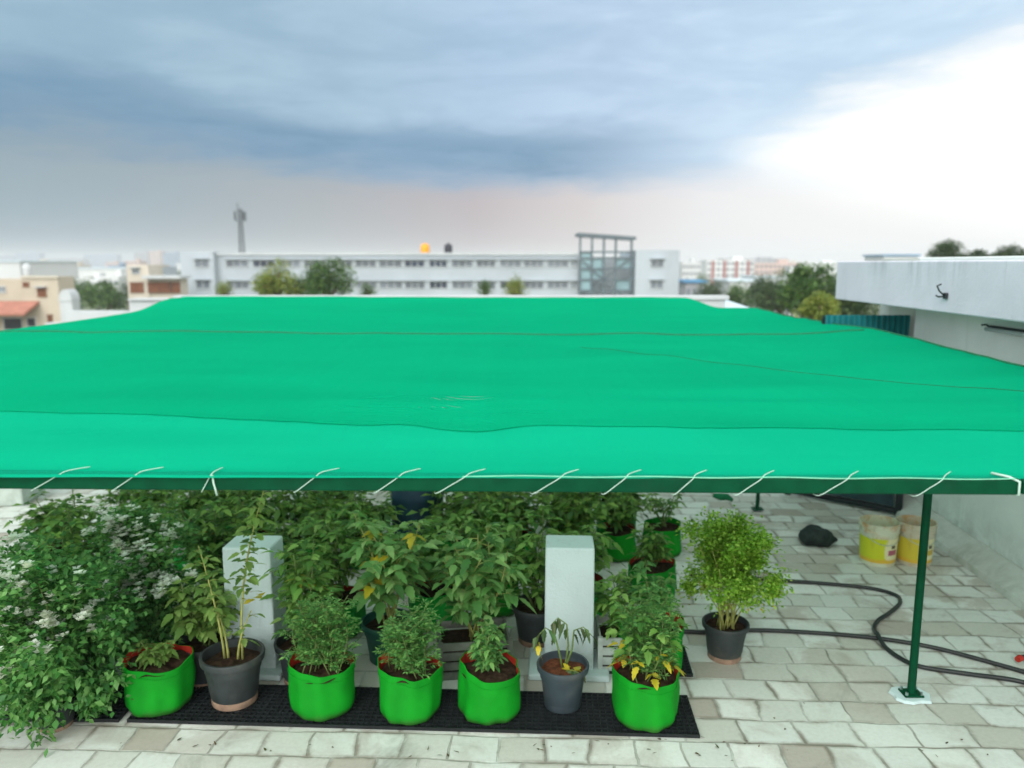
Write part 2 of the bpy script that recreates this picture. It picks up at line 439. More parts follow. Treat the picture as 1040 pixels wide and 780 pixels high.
# ------------------------------------------------------------------ sky and light
def make_world():
    w = bpy.data.worlds.new('World'); scene.world = w; w.use_nodes = True
    w.node_tree.nodes.clear()
    k = NT(w.node_tree)
    out = k.n('ShaderNodeOutputWorld')
    sky = k.n('ShaderNodeTexSky'); sky.sky_type = 'NISHITA'; sky.sun_disc = False
    sky.sun_elevation = SUN_EL; sky.sun_rotation = SUN_ROT
    bg1 = k.n('ShaderNodeBackground'); bg1.inputs[1].default_value = .08
    k.link(sky.outputs[0], bg1.inputs[0])
    D = k.n('ShaderNodeTexCoord').outputs['Generated']
    sp = k.n('ShaderNodeSeparateXYZ'); k.link(D, sp.inputs[0])
    az = k.math('ARCTAN2', sp.outputs[0], sp.outputs[1])      # 0 straight ahead, + to the right
    el = k.math('ARCSINE', sp.outputs[2])
    cv = k.n('ShaderNodeCombineXYZ'); k.link(k.math('MULTIPLY', az, 1.0), cv.inputs[0]); k.link(k.math('MULTIPLY', el, 3.2), cv.inputs[1])
    C = cv.outputs[0]
    sk = k.n('ShaderNodeMapping'); sk.inputs['Rotation'].default_value = (0, 0, R(9)); sk.inputs['Scale'].default_value = (1, 1.5, 1)
    k.link(C, sk.inputs[0]); Cs = sk.outputs[0]
    n1 = k.math('SUBTRACT', k.noise(C, 2.2, 6, .55, .6), .5)
    n2 = k.math('SUBTRACT', k.noise(k.vmath('ADD', Cs, (3.1, 1.7, 0)), 4.2, 9, .62, .5), .5)
    n3 = k.math('SUBTRACT', k.noise(k.vmath('ADD', C, (7.3, 4.2, 0)), 1.3, 4, .5, .2), .5)
    n4 = k.math('SUBTRACT', k.noise(k.vmath('ADD', Cs, (1.3, 9.2, 0)), 9.5, 9, .66, .7), .5)
    eln = k.math('ADD', el, k.math('ADD', k.math('MULTIPLY', n1, .05), k.math('ADD', k.math('MULTIPLY', n2, .05), k.math('MULTIPLY', n4, .03))))
    # low band near the horizon: greyish left, pinkish middle, white right
    lr = k.smooth(az, -.62, .45)
    low = k.ramp(lr, [(0, lin((142, 164, 176))), (.28, lin((164, 171, 177))), (.55, lin((186, 176, 180))), (.74, lin((216, 207, 207))), (.9, lin((242, 240, 241))), (1, lin((252, 251, 250)))])
    up = k.ramp(lr, [(0, lin((158, 190, 210))), (.35, lin((164, 194, 216))), (.6, lin((176, 204, 230))), (.8, lin((192, 216, 240))), (1, lin((206, 230, 250)))])
    up = k.mix(k.smooth(k.math('ADD', k.math('MULTIPLY', n1, .6), k.math('ADD', k.math('MULTIPLY', n2, .7), k.math('MULTIPLY', n4, .3))), -.16, .16), k.vmath('MULTIPLY', up, (.86, .90, .93)), k.vmath('MULTIPLY', up, (1.10, 1.08, 1.06)))
    # lower border of the cloud deck, a little higher on the left
    bord = k.math('SUBTRACT', eln, k.math('ADD', .096, k.math('MULTIPLY', k.smooth(az, -.10, -.62), .062)))
    col = k.mix(k.smooth(bord, -.022, .03), low, up)
    # dark streak in the deck
    cen = k.math('ADD', .132, k.math('MULTIPLY', k.smooth(az, -.12, -.60), .042))
    dd = k.math('ABSOLUTE', k.math('SUBTRACT', eln, cen))
    dk = k.math('SUBTRACT', 1.0, k.smooth(dd, .010, .058))
    dk = k.math('MULTIPLY', dk, k.smooth(k.math('ADD', az, k.math('MULTIPLY', n3, .2)), .27, .0))
    dk = k.math('MULTIPLY', dk, k.math('ADD', .72, k.math('ADD', k.math('MULTIPLY', n2, 1.0), k.math('MULTIPLY', n4, .7))))
    col = k.mix(dk, col, k.mix(k.smooth(n3, -.2, .2), lin((92, 136, 170)), lin((98, 140, 178))))
    # bright break in the clouds on the right
    edge = k.math('ADD', .136, k.math('MULTIPLY', k.math('SUBTRACT', az, .25), .345))
    eb = k.math('SUBTRACT', edge, k.math('ADD', el, k.math('ADD', k.math('MULTIPLY', n1, .05), k.math('ADD', k.math('MULTIPLY', n2, .10), k.math('MULTIPLY', n4, .05)))))
    br = k.math('MULTIPLY', k.smooth(eb, -.026, .046), k.smooth(k.math('ADD', az, k.math('MULTIPLY', n2, .12)), .215, .30))
    lower = k.smooth(k.math('SUBTRACT', el, k.math('MULTIPLY', k.math('SUBTRACT', .55, az), .30)), .0, .065)
    br = k.math('MULTIPLY', br, lower)
    col = k.mix(br, col, (1.12, 1.12, 1.10, 1))
    # overcast: the unseen upper sky is the brightest part of it
    zen = k.smooth(el, .40, .85)
    col = k.mix(zen, col, (1.45, 1.48, 1.52, 1))
    # unseen sky behind the camera, brightened to send light under the net
    bk = k.math('MULTIPLY', k.smooth(k.math('ABSOLUTE', az), 1.5, 2.4), k.smooth(el, -.02, .10))
    col = k.mix(bk, col, (2.7, 2.66, 2.6, 1))
    bg2 = k.n('ShaderNodeBackground'); bg2.inputs[1].default_value = 1.0
    k.link(col, bg2.inputs[0])
    mx = k.n('ShaderNodeMixShader'); mx.inputs[0].default_value = .95
    k.link(bg1.outputs[0], mx.inputs[1]); k.link(bg2.outputs[0], mx.inputs[2])
    k.link(mx.outputs[0], out.inputs[0])
SUN_EL = R(33)
SUN_AZ = R(200)        # compass angle from +Y towards +X: behind the camera, a little left
SUN_ROT = SUN_AZ
make_world()
sd = bpy.data.lights.new('sun', 'SUN'); sd.energy = 1.5; sd.angle = R(28); sd.color = (1, .975, .95)
so = bpy.data.objects.new('sun', sd); COL.objects.link(so)
sdir = Vector((math.sin(SUN_AZ) * math.cos(SUN_EL), math.cos(SUN_AZ) * math.cos(SUN_EL), math.sin(SUN_EL)))
so.rotation_euler = sdir.to_track_quat('Z', 'Y').to_euler()
so.location = (0, -5, 30)

# ------------------------------------------------------------------ setting
GZ = -9.0
g = MB(); g.add([(-3400, -400, GZ), (3400, -400, GZ), (3400, 3600, GZ), (-3400, 3600, GZ)], [(0, 1, 2, 3)])
tag(g.build('ground', M['city_ground']), kind='structure')
# the terrace: roof slab of our own building
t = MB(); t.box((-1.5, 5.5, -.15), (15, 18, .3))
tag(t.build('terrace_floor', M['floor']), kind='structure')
own = thing('own_building', 'plain storeys of the building under the tiled terrace', 'building', (-1.5, 5.5, GZ))
box('wall', (0, 0, (9 - .305) / 2), (14.8, 17.8, 9 - .305), M['white_near'], own)

# parapet at the far end of the terrace and the low kerb along the left
p = thing('parapet_wall', 'white parapet wall along the far end of the terrace, behind the green net', 'wall', (-1.02, 13.2, 0))
box('wall', (0, 0, .95), (9.2, .2, 1.9), M['white_near'], p, bevel=.01)
box('coping', (0, 0, 1.935), (9.3, .28, .07), M['white_near'], p, bevel=.01)

# ------------------------------------------------------------------ right building with overhanging roof
wa = G(945, 530); wb = G(1040, 595)
wd = (wb - wa); wd.z = 0; wd.normalize()                 # along the wall towards the camera
WANG = math.atan2(wd.y, wd.x)
wend = G(914, 512)
wn = Vector((wd.y, -wd.x, 0))
if wn.x > 0: wn = -wn                                     # points to the terrace (left)
bl = thing('stair_house', 'pale rendered house along the right side with deep overhanging white roof slab', 'building', (wend.x, wend.y, 0), WANG)
# local x: along wall towards camera, local y : into house or out
sgn = 1 if (Matrix.Rotation(WANG, 3, 'Z') @ Vector((0, 1, 0))).dot(wn) > 0 else -1
LEN = 8.5
box('wall', (LEN / 2, -sgn * 2.0, 1.28), (LEN, 4.0, 2.56), M['wall_net_tint'], bl, bevel=.012)
# recess wall stub beyond the end
ov = .62                                                 # overhang towards the terrace
far = -1.05                                              # roof reaches further than the wall end
def wl(pt):                                              # world -> local
    d = Vector(pt) - Vector((wend.x, wend.y, 0))
    return Vector((d.dot(wd), d.dot(wn) * sgn, d.z))
MB().box((-.62, -sgn * 2.1, 1.28), (1.22, 3.9, 2.54)).build('wall', M['wall_grey'], bl)
kb = MB()
prof = [(0, 0), (.22, 0), (.205, .05), (.03, .16), (0, .16)]
n = len(prof)
vs = []
for xx in (0, LEN):
    for (yy, zz) in prof: vs.append((xx, sgn * (yy + .002), zz + .002))
kb.add(vs, [tuple(range(n)), tuple(range(n, 2 * n))[::-1]] + [(i, (i + 1) % n, n + (i + 1) % n, n + i) for i in range(n)])
kb.build('plinth', M['wall_grey'], bl)
RB = None

# fascia edge from the photo: lower edge (848,303)-(1040,328), upper edge (848,268)-(1040,264)
def on_line(px, py, off):
    """point of a viewing ray on the vertical plane parallel to the wall at distance off from it"""
    d = ray(px, py)
    q = Vector((wend.x, wend.y, 0)) + wn * off
    tt = (q - CAM).dot(wn) / d.dot(wn)
    return CAM + d * tt
ov = .45
A = on_line(848, 303, ov); B = on_line(1040, 329, ov)
A2 = on_line(848, 267, ov)
zlow = (A.z + B.z) / 2
ztop = H + .025
xa = wl(A).x
# fascia: outer beam of the roof parapet
fb = MB(); fb.box(((xa + LEN) / 2, sgn * (ov - .06), (zlow + ztop) / 2), (LEN - xa, .12, ztop - zlow))
fb.build('roof_fascia', M['fascia'], bl, bevel=.012)
sl = MB(); sl.box(((xa + LEN) / 2 + .002, -sgn * (2.1 - ov / 2 + .122), zlow + .08), (LEN - xa, 4.2 + ov, .14))
sl.build('roof_slab', M['wall_grey'], bl)
fe = MB(); fe.box((xa + .06, -sgn * 2.1, (zlow + ztop) / 2 + .08), (.12, 4.2 + 2 * ov - .76, ztop - zlow - .16))
fe.build('roof_fascia', M['fascia'], bl)
up_h = zlow - 2.56
if up_h > 0:
    box('wall_top', (LEN / 2, -sgn * 2.0, 2.56 + up_h / 2 + .001), (LEN - .004, 3.99, up_h + .02), M['wall_grey'], bl)
# tube lamp on the wall
tl = on_line(1003, 333, .05)
tq = wl(tl); ts = wl(on_line(1040, 337, .05))
tb = thing('tube_light', 'thin dark tube light batten fixed to the pale wall below the roof overhang', 'lamp', (wend.x, wend.y, 0), WANG)
MB().box(((tq.x + ts.x + .5) / 2, sgn * .03, tq.z), (ts.x + .5 - tq.x, .05, .045)).build('batten', M['iron'], tb, bevel=.006)
MB().tube([(tq.x + .04, sgn * .085, tq.z - .005), (ts.x + .45, sgn * .085, tq.z - .005)], .016, 10).build('tube', M['white_near'], tb, True)
MB().tube([(tq.x - .02, sgn * .02, tq.z + .005), (tq.x - .09, sgn * .015, tq.z + .02), (tq.x - .16, sgn * .012, tq.z + .012)], .008, 6).build('cable', M['iron'], tb, True)
# bracket on the fascia
bq = on_line(962, 298, ov); bp = wl(bq)
br = thing('wall_bracket', 'small black iron bracket hook fixed on the white roof fascia', 'bracket', (wend.x, wend.y, 0), WANG)
Yb = sgn * (ov + .0)
b = MB(); b.box((bp.x, Yb + sgn * .012, bp.z - .02), (.05, .02, .05)); b.build('plate', M['iron'], br, bevel=.004)
b = MB(); b.tube([(bp.x, Yb + sgn * .02, bp.z - .02), (bp.x - .01, Yb + sgn * .06, bp.z + .02), (bp.x - .01, Yb + sgn * .08, bp.z + .06), (bp.x + .015, Yb + sgn * .06, bp.z + .075)], .007, 7)
b.tube([(bp.x, Yb + sgn * .02, bp.z - .025), (bp.x - .06, Yb + sgn * .04, bp.z - .03), (bp.x - .08, Yb + sgn * .05, bp.z - .02)], .007, 7)
b.build('hook', M['iron'], br, True)

# teal sheet fence closing the gap, and a dark gate leaf standing before it
fy = wend.y + .35
fx1 = AT(925, 325, fy).x - .02; fx0 = AT(838, 320, fy).x
fz = AT(880, 320, fy).z
fn = thing('sheet_fence', 'teal corrugated sheet fence closing the gap beside the right wall', 'fence', ((fx0 + fx1) / 2, fy, 0))
L = fx1 - fx0
mb = MB(); nn = 60; vs = []; fs = []
for i in range(nn + 1):
    x = -L / 2 + L * i / nn
    y = .018 * (1 if (i // 2) % 2 else -1)
    for z in (.03, fz): vs.append((x, y, z))
for i in range(nn): fs.append((2 * i, 2 * i + 2, 2 * i + 3, 2 * i + 1))
mb.add(vs, fs)
o = mb.build('sheet_panel', M['teal_sheet'], fn)
sm = o.modifiers.new('s', 'SOLIDIFY'); sm.thickness = .004
for sx in (-1, 1):
    MB().box((sx * (L / 2 - .02), .05, fz / 2 - .02), (.05, .05, fz - .04)).build('post', M['gate_frame'], fn)
MB().box((0, .045, fz - .03), (L, .04, .04)).build('rail', M['gate_frame'], fn)

ga = G(912, 524); gb = G(800, 502)
gd = (gb - ga); gl = gd.length; ga_ang = math.atan2(gd.y, gd.x)
gt = thing('metal_gate', 'dark blue green sheet metal gate leaf with black frame, low beyond the paint buckets', 'gate', ga, ga_ang)
gh = 1.25
MB().box((gl / 2, 0, gh / 2 + .04), (gl - .1, .02, gh - .1)).build('panel', M['gate_dark'], gt)
f_ = MB(); f_.box((gl / 2, 0, .05), (gl, .05, .05)); f_.box((gl / 2, 0, gh), (gl, .05, .05)); f_.box((.0, 0, gh / 2), (.06, .052, gh + .05)); f_.box((gl, 0, gh / 2), (.06, .052, gh + .05))
f_.build('frame', M['gate_frame'], gt, bevel=.004)

# ------------------------------------------------------------------ shade canopy
ca = thing('shade_canopy', 'large flat green shade net stretched over a painted steel frame across the terrace', 'canopy')
YB = 2.7
XL, XR = -5.05, 3.42
def interp(x, pts):
    if x <= pts[0][0]: return pts[0][1]
    for (a, b), (c, d) in zip(pts, pts[1:]):
        if x <= c:
            q = (x - a) / (c - a)
            return b + (d - b) * q
    return pts[-1][1]
DROP = [(2.6, .748), (2.7, .745), (3.5, .752), (4.2, .745), (5.3, .715), (7.45, .655), (7.55, .655), (9.5, .62), (11.2, .615)]
bz = AT(520, 491, YB).z
yl = YB * 1.01; yr = YB * .992
lz = AT(0, 487, yl).z; rz_ = AT(1040, 493, yr).z
dx = (AT(1033, 493, yr).x - AT(0, 487, yl).x)
x0 = AT(0, 487, yl).x; x1 = AT(1033, 493, yr).x
def bar_at(x):
    q = (x - x0) / (x1 - x0)
    return Vector((x, yl + (yr - yl) * q, lz + (rz_ - lz) * q))
BT = .056
from mathutils import noise as mnoise
def net_z(x, y):
    u = (x - XL) / (XR - XL)
    ys = y / (1 + .05 * (.5 - u))
    d = interp(ys, DROP)
    z = H - d
    # right edge curls up to the wall lashing
    z += .06 * max(0, (x - 2.4)) ** 1.5 * max(0, min(1, (y - 3.0) / 1.5)) * max(0, min(1, (9.5 - y) / 3))
    # sag between the beams
    for a, b_ in ((2.7, 4.2), (4.2, 7.5), (7.5, 11.2)):
        if a < ys < b_:
            q = (ys - a) / (b_ - a)
            z -= .028 * math.sin(PI * q)
    # raised rear beam, dropping to both rear corners
    q = max(0, min(1, (y - 9.6) / 1.4)); q = q * q * (3 - 2 * q)
    lft = max(0, min(1, (x + 5.05) / .28)); rgt = max(0, min(1, (2.95 - x) / .55))
    lft = lft * lft * (3 - 2 * lft); rgt = rgt * rgt * (3 - 2 * rgt)
    z += .14 * q * lft * rgt
    z += .010 * mnoise.noise(Vector((x * .9, y * 1.3, 0))) + .005 * mnoise.noise(Vector((x * 2.4, y * 5, 3)))
    # gathered wrinkles near the overlap
    cx, cy = -.42, 4.15
    ww = math.exp(-((x - cx) / .62) ** 4 - ((y - cy) / .42) ** 4)
    z += ww * (.026 * mnoise.noise(Vector((x * 1.7 + y * .6, y * 8.5, 1))) + .011 * mnoise.noise(Vector((x * 2.6, y * 19, 5))))
    # scattered slack creases over the rest of the net
    z += .016 * mnoise.noise(Vector((x * .7 + y * .5, y * 3.6, 9))) * max(0, mnoise.noise(Vector((x * .6, y * .6, 4)))) * 2
    f_ = max(0, min(1, (y - 2.76) / .35)); f_ = f_ * f_ * (3 - 2 * f_)
    z = z * f_ + (1 - f_) * (bar_at(x).z + BT / 2 + .006)
    return z
def net_sheet(name, mat, y0, y1, nx, pitch, lift, gap=.42, thick=.0048):
    """knitted shade net: flat tapes running across, with open slots between them"""
    mb = MB(); vs = []; fs = []
    ylo = min(y0(XL + (XR - XL) * i / 20) if callable(y0) else y0 for i in range(21))
    yhi = max(y1(XL + (XR - XL) * i / 20) if callable(y1) else y1 for i in range(21))
    nt = int((yhi - ylo) / pitch)
    for j in range(nt):
        base = len(vs)
        for i in range(nx + 1):
            u = i / nx
            x = XL + (XR - XL) * u
            ya = y0(x) if callable(y0) else y0
            yb = y1(x) if callable(y1) else y1
            st = (yb - ya) / nt
            sk = .05 * (.5 - u)
            ym = ya + st * j
            yA = ym * (1 + sk * min(1, max(0, (ym - 2.75) / .4)))
            yB_ = yA + st * (1 - gap)
            zA = net_z(x, yA) + lift; zB = net_z(x, yB_) + lift
            vs += [(x, yA, zA), (x, yB_, zB), (x, yB_, zB - thick), (x, yA, zA - thick)]
        for i in range(nx):
            a = base + 4 * i; b = a + 4
            fs += [(a, b, b + 1, a + 1), (a + 1, b + 1, b + 2, a + 2), (a + 2, b + 2, b + 3, a + 3), (a + 3, b + 3, b, a)]
        fs += [(base, base + 1, base + 2, base + 3), (base + 4 * nx + 3, base + 4 * nx + 2, base + 4 * nx + 1, base + 4 * nx)]
    mb.v = vs; mb.f = fs; mb.m = [0] * len(fs)
    return mb.build(name, mat, ca)
lap = lambda x: 3.68 + .30 * max(0, min(1, (-x - .2) / 2.6)) + .012 * math.sin(x * 2.1) + .03 * mnoise.noise(Vector((x * 1.7, 0, 0))) + .018 * mnoise.noise(Vector((x * 6.5, 3, 0))) + .05 * math.exp(-((x + .3) / .6) ** 2) * math.sin(x * 8.5)
net_sheet('shade_net', M['net'], lap, 11.2, 130, .022, .004)
net_sheet('shade_net', M['net_front'], lambda x: YB - .03 + .010 * mnoise.noise(Vector((x * 3.1, 0, 2))), lambda x: lap(x) + .10, 130, .022, -.005, .42, .0042)
# seam lines: stitched overlap cord at the second beam and diagonal wire under the net
def net_line(pts, r, name, mat, wob=.0, lift=.006):
    q = []
    for (a, b_) in zip(pts, pts[1:]):
        nseg = 60
        for i in range(nseg):
            s_ = i / nseg
            x = a[0] + (b_[0] - a[0]) * s_; y = a[1] + (b_[1] - a[1]) * s_
            y += wob * mnoise.noise(Vector((x * 1.4, 2, 0)))
            q.append((x, y, net_z(x, y) + lift))
    return MB().tube(q, r, 5).build(name, mat, ca, True)
net_line([(XL, 7.6), (-1.2, 7.35), (XR - .06, 7.2)], .010, 'seam_cord', M['net_seam'], .12)
a_ = AT(590, 352, 6.6); b_ = AT(1040, 409, 4.35)
net_line([(a_.x, a_.y), (b_.x, b_.y), (3.3, 3.95)], .0022, 'wire', M['net_seam'], 0)
net_line([(XR - .02, 2.8), (XR - .015, 11.0)], .009, 'seam_cord', M['net_seam'], 0)

# frame
MB().span(bar_at(XL), bar_at(x1 + .0), BT, BT).build('beam', M['green_steel'], ca, bevel=.006)
MB().span(bar_at(x1 + .004), bar_at(XR), BT * .94, BT * .94).build('beam', M['green_steel'], ca, bevel=.006)
def under(x, y, d=.05): return Vector((x, y, net_z(x, y) - d))
for yy in (4.2, 7.45, 11.1):
    a = under(XL + .02, yy * 1.025); b = under(XR - .02, yy * .975)
    mbm = MB()
    NSEG = 14
    pts = [under(XL + .02 + (XR - XL - .04) * i / NSEG, yy * (1 + .05 * (.5 - i / NSEG)), .055) for i in range(NSEG + 1)]
    for p_, q_ in zip(pts, pts[1:]): mbm.span(p_, q_, .045, .045)
    mbm.build('beam', M['green_steel'], ca)
for xx in (XL + .05, XR - .06):
    pts = [under(xx, YB + .05 + (11.0 - YB) * i / 14, .055) for i in range(15)]
    mbm = MB()
    for p_, q_ in zip(pts, pts[1:]): mbm.span(p_, q_, .04, .04)
    mbm.build('beam', M['green_steel'], ca)
def pole(px, py, top_y=None, r=.024, foot=True):
    b0 = G(px, py, .0)
    zt = net_z(b0.x, b0.y) - .03
    o = MB().tube([(b0.x, b0.y, .012), (b0.x, b0.y, zt)], r, 14).build('pole', M['green_steel'], ca, True, sharp=40)
    bp_ = MB().box((b0.x, b0.y, .026), (.11, .09, .010)).build('base_plate', M['green_steel'], o, bevel=.002)
    for sx in (-1, 1) if foot else ():
        for sy in (-1, 1):
            MB().tube([(b0.x + sx * .042, b0.y + sy * .032, .03), (b0.x + sx * .042, b0.y + sy * .032, .048)], .009, 6).build('anchor_bolt', M['chrome'], o)
    if foot:
        pd = MB(); kk = 14; vs = []
        rnd = random.Random(int(px))
        for i in range(kk):
            t_ = 2 * PI * i / kk
            c_, s_ = math.cos(t_), math.sin(t_)
            rr = 1 / max(abs(c_), abs(s_)) * (.10 + .010 * rnd.uniform(-1, 1))
            rr = min(rr, .125)
            vs.append((b0.x + rr * c_ * 1.05, b0.y + rr * s_ * .8, .003)); vs.append((b0.x + rr * .95 * c_ * 1.05, b0.y + rr * .95 * s_ * .8, .020))
        fs = [(2 * i, 2 * ((i + 1) % kk), 2 * ((i + 1) % kk) + 1, 2 * i + 1) for i in range(kk)] + [tuple(2 * i + 1 for i in range(kk))]
        pd.add(vs, fs)
        pd.build('base_pad', M['white_paint_net_tint'], o)
    return o
pole(925, 708, r=.0225)
pole(262, 526, r=.022, foot=False)
pole(769, 519, r=.02, foot=False)
pole(410, 524, r=.022, foot=False)
MB().tube([bar_at(AT(px, 487, YB).x) + Vector((0, -BT / 2 - .001, BT / 2 + .003 + .002 * math.sin(px * .05))) for px in range(470, 1034, 12)], .002, 5).build('beam_glint_line', M['beam_glint'], ca, True)  # pale line standing in for light caught on the beam's top edge
def smooth_pts(pts, n=8):
    out = []
    P = [pts[0]] + pts + [pts[-1]]
    for i in range(1, len(P) - 2):
        p0, p1, p2, p3 = P[i - 1], P[i], P[i + 1], P[i + 2]
        for k in range(n):
            t = k / n
            out.append(.5 * ((2 * p1) + (p2 - p0) * t + (2 * p0 - 5 * p1 + 4 * p2 - p3) * t * t + (3 * p1 - p0 - 3 * p2 + p3) * t ** 3))
    out.append(P[-2])
    return out
# white lacing cord tied round the front beam
ties = [((27, 497), (62, 477)), ((110, 497), (140, 479)), ((298, 498), (325, 480)), ((380, 498), (410, 479)), ((443, 499), (478, 479)), ((541, 500), (575, 479)),
        ((613, 500), (640, 479)), ((684, 500), (708, 479)), ((747, 500), (778, 479)), ((830, 501), (865, 480)), ((927, 501), (960, 480))]
def tie(pa, pb, extra=.05):
    h2 = BT / 2 + .004
    ax = AT(pa[0], pa[1], YB - .03).x; bx = AT(pb[0], pb[1], YB - .03).x
    ca_ = bar_at(ax); cb_ = bar_at(bx)
    P = [ca_ + Vector((-.01, h2 * .6, -h2)), ca_ + Vector((0, -h2, -h2)), ca_.lerp(cb_, .45) + Vector((0, -h2 - .002, .0)), ca_.lerp(cb_, .8) + Vector((0, -h2, h2 * .8)),
         cb_ + Vector((0, -h2 * .4, h2 + .004)), cb_ + Vector((extra, h2 + .01, 0))]
    P[-1].z = net_z(P[-1].x, P[-1].y) + .004
    P[-2].z = max(P[-2].z, net_z(P[-2].x, P[-2].y) + .004)
    MB().tube(smooth_pts(P, 5), .0015, 6).build('lacing_cord', M['rope'], ca, True)
for a, b in ties: tie(a, b)
tie((203, 499), (214, 480), .01)
xk = AT(216, 490, YB - .03).x; ck = bar_at(xk)
MB().tube([ck + Vector((-.005, -.034, .03)), ck + Vector((0, -.038, .0)), ck + Vector((.004, -.036, -.02)), ck + Vector((.006, -.03, -.045))], .0036, 6).build('lacing_cord', M['rope'], ca, True)
xk = AT(1031, 490, YB - .03).x; ck = bar_at(xk)
h2 = BT / 2 + .004
MB().tube([ck + Vector((-.07, .02, h2 + .008)), ck + Vector((-.03, -h2 * .6, h2 + .004)), ck + Vector((0, -h2, h2 * .7)), ck + Vector((.002, -h2, -h2 * .8)), ck + Vector((.0, 0, -h2))], .0045, 6).build('lacing_cord', M['rope'], ca, True)

# ------------------------------------------------------------------ containers
def grow_bag(parent, d, h, seed, tilt=.0, mat='bag', lining=True):
    rnd = random.Random(seed)
    r = d / 2
    ph = rnd.uniform(0, 6.28); ph2 = rnd.uniform(0, 6.28)
    dipa = -PI / 2 + rnd.uniform(-.4, .4)
    def wob(t, i, rr, z):
        q = z / h
        dr = .014 * math.sin(2 * t + ph) * q + .007 * math.sin(5 * t + ph2) * (1 - abs(q - .5)) + .004 * math.sin(9 * t + ph) + .012 * mnoise.noise(Vector((2.2 * math.cos(t), 2.2 * math.sin(t), q * 2.5 + seed)))
        dz = (-.026 * max(0, math.cos(t - dipa)) - tilt * math.cos(t - .4) + .006 * math.sin(3 * t + ph)) * min(1, max(0, q - .2) / .55)
        return dr, dz
    o = MB().lathe([(r * .80, .0), (r * .93, .006), (r * .99, .03), (r * 1.005, h * .12), (r * 1.02, h * .22), (r * 1.02, h * .34), (r * 1.01, h * .46), (r * 1.0, h * .58), (r * .995, h * .7), (r * .988, h * .82), (r * .985, h * .93), (r * .99, h)], 56, 0, wob=wob, closed=False).build('grow_bag', M[mat], parent, True)
    b = MB().lathe([(r * .965, h * 1.0), (r * .96, h * .8), (r * .93, h * .7)], 40, 0, wob=wob).build('lining', M['red_lining' if lining else mat], parent, True)
    def wob2(t, i, rr, z): return (0, .014 * math.sin(3 * t + ph2) + .006 * math.sin(7 * t) - tilt * math.cos(t - .4) * .5)
    s = MB().lathe([(r * .94, h * .82), (r * .7, h * .87), (r * .3, h * .88), (.001, h * .89)], 40, 0, wob=wob2).build('soil', M['soil'], parent, True)
    seam = MB().tube([((r * 1.0 + wob(2 * PI * i / 40, 0, r, h * .86)[0]) * math.cos(2 * PI * i / 40), (r * 1.0 + wob(2 * PI * i / 40, 0, r, h * .86)[0]) * math.sin(2 * PI * i / 40), h * .87 + wob(2 * PI * i / 40, 0, r, h * .87)[1]) for i in range(41)], .0022, 4).build('stitching', M[mat], o, True)
    rim = MB().lathe([(r * .985, h - .004), (r * 1.0, h + .001), (r * .965, h + .001)], 40, 0, wob=wob).build('rim', M[mat], o, True)
    return h * .86
def pot(parent, d, h, mat='pot_black', foot='pot_foot', ribs=True, soil='soil'):
    r = d / 2
    def wob(t, i, rr, z): return ((.0025 if ribs and int(t / (2 * PI) * 48) % 2 else 0) if 1 < i < 6 else 0, 0)
    MB().lathe([(r * .70, .05 * h), (r * .72, .14 * h), (r * .75, .25 * h), (r * .80, .5 * h), (r * .85, .7 * h), (r * .90, .86 * h), (r * .905, .865 * h), (r * 1.0, .87 * h), (r * 1.02, .97 * h), (r * 1.0, h), (r * .93, h), (r * .88, .7 * h)], 48, 0, wob=wob).build('pot', M[mat], parent, True, sharp=35)
    MB().lathe([(r * .62, 0), (r * .70, .0), (r * .72, .02 * h), (r * .725, .14 * h), (r * .70, .15 * h)], 32).build('pot_foot', M[foot], parent, True, sharp=40)
    MB().lathe([(r * .90, .82 * h), (r * .5, .86 * h), (.001, .87 * h)], 24, wob=lambda t, i, rr, z: (0, .008 * math.sin(4 * t))).build('soil', M[soil], parent, True)
    return .84 * h
def crate(parent, w, d, h, mat='crate_grey'):
    mb = MB()
    for (cx, cy, lx, ly) in ((0, -d / 2, w, .012), (0, d / 2, w, .012), (-w / 2, 0, .012, d - .014), (w / 2, 0, .012, d - .014)):
        for kz in range(4):
            zz = h * (.1 + .26 * kz)
            mb.box((cx, cy, zz), (lx, ly, h * .2))
    for sx in (-1, 1):
        for sy in (-1, 1):
            mb.box((sx * (w / 2 + .001), sy * (d / 2 + .001), h / 2), (.03, .03, h))
    mb.box((0, 0, .012), (w - .02, d - .02, .02))
    mb.build('crate_box', M[mat], parent)
    MB().box((0, 0, h * .4), (w - .03, d - .03, h * .7)).build('soil', M['soil'], parent)
    return h * .76

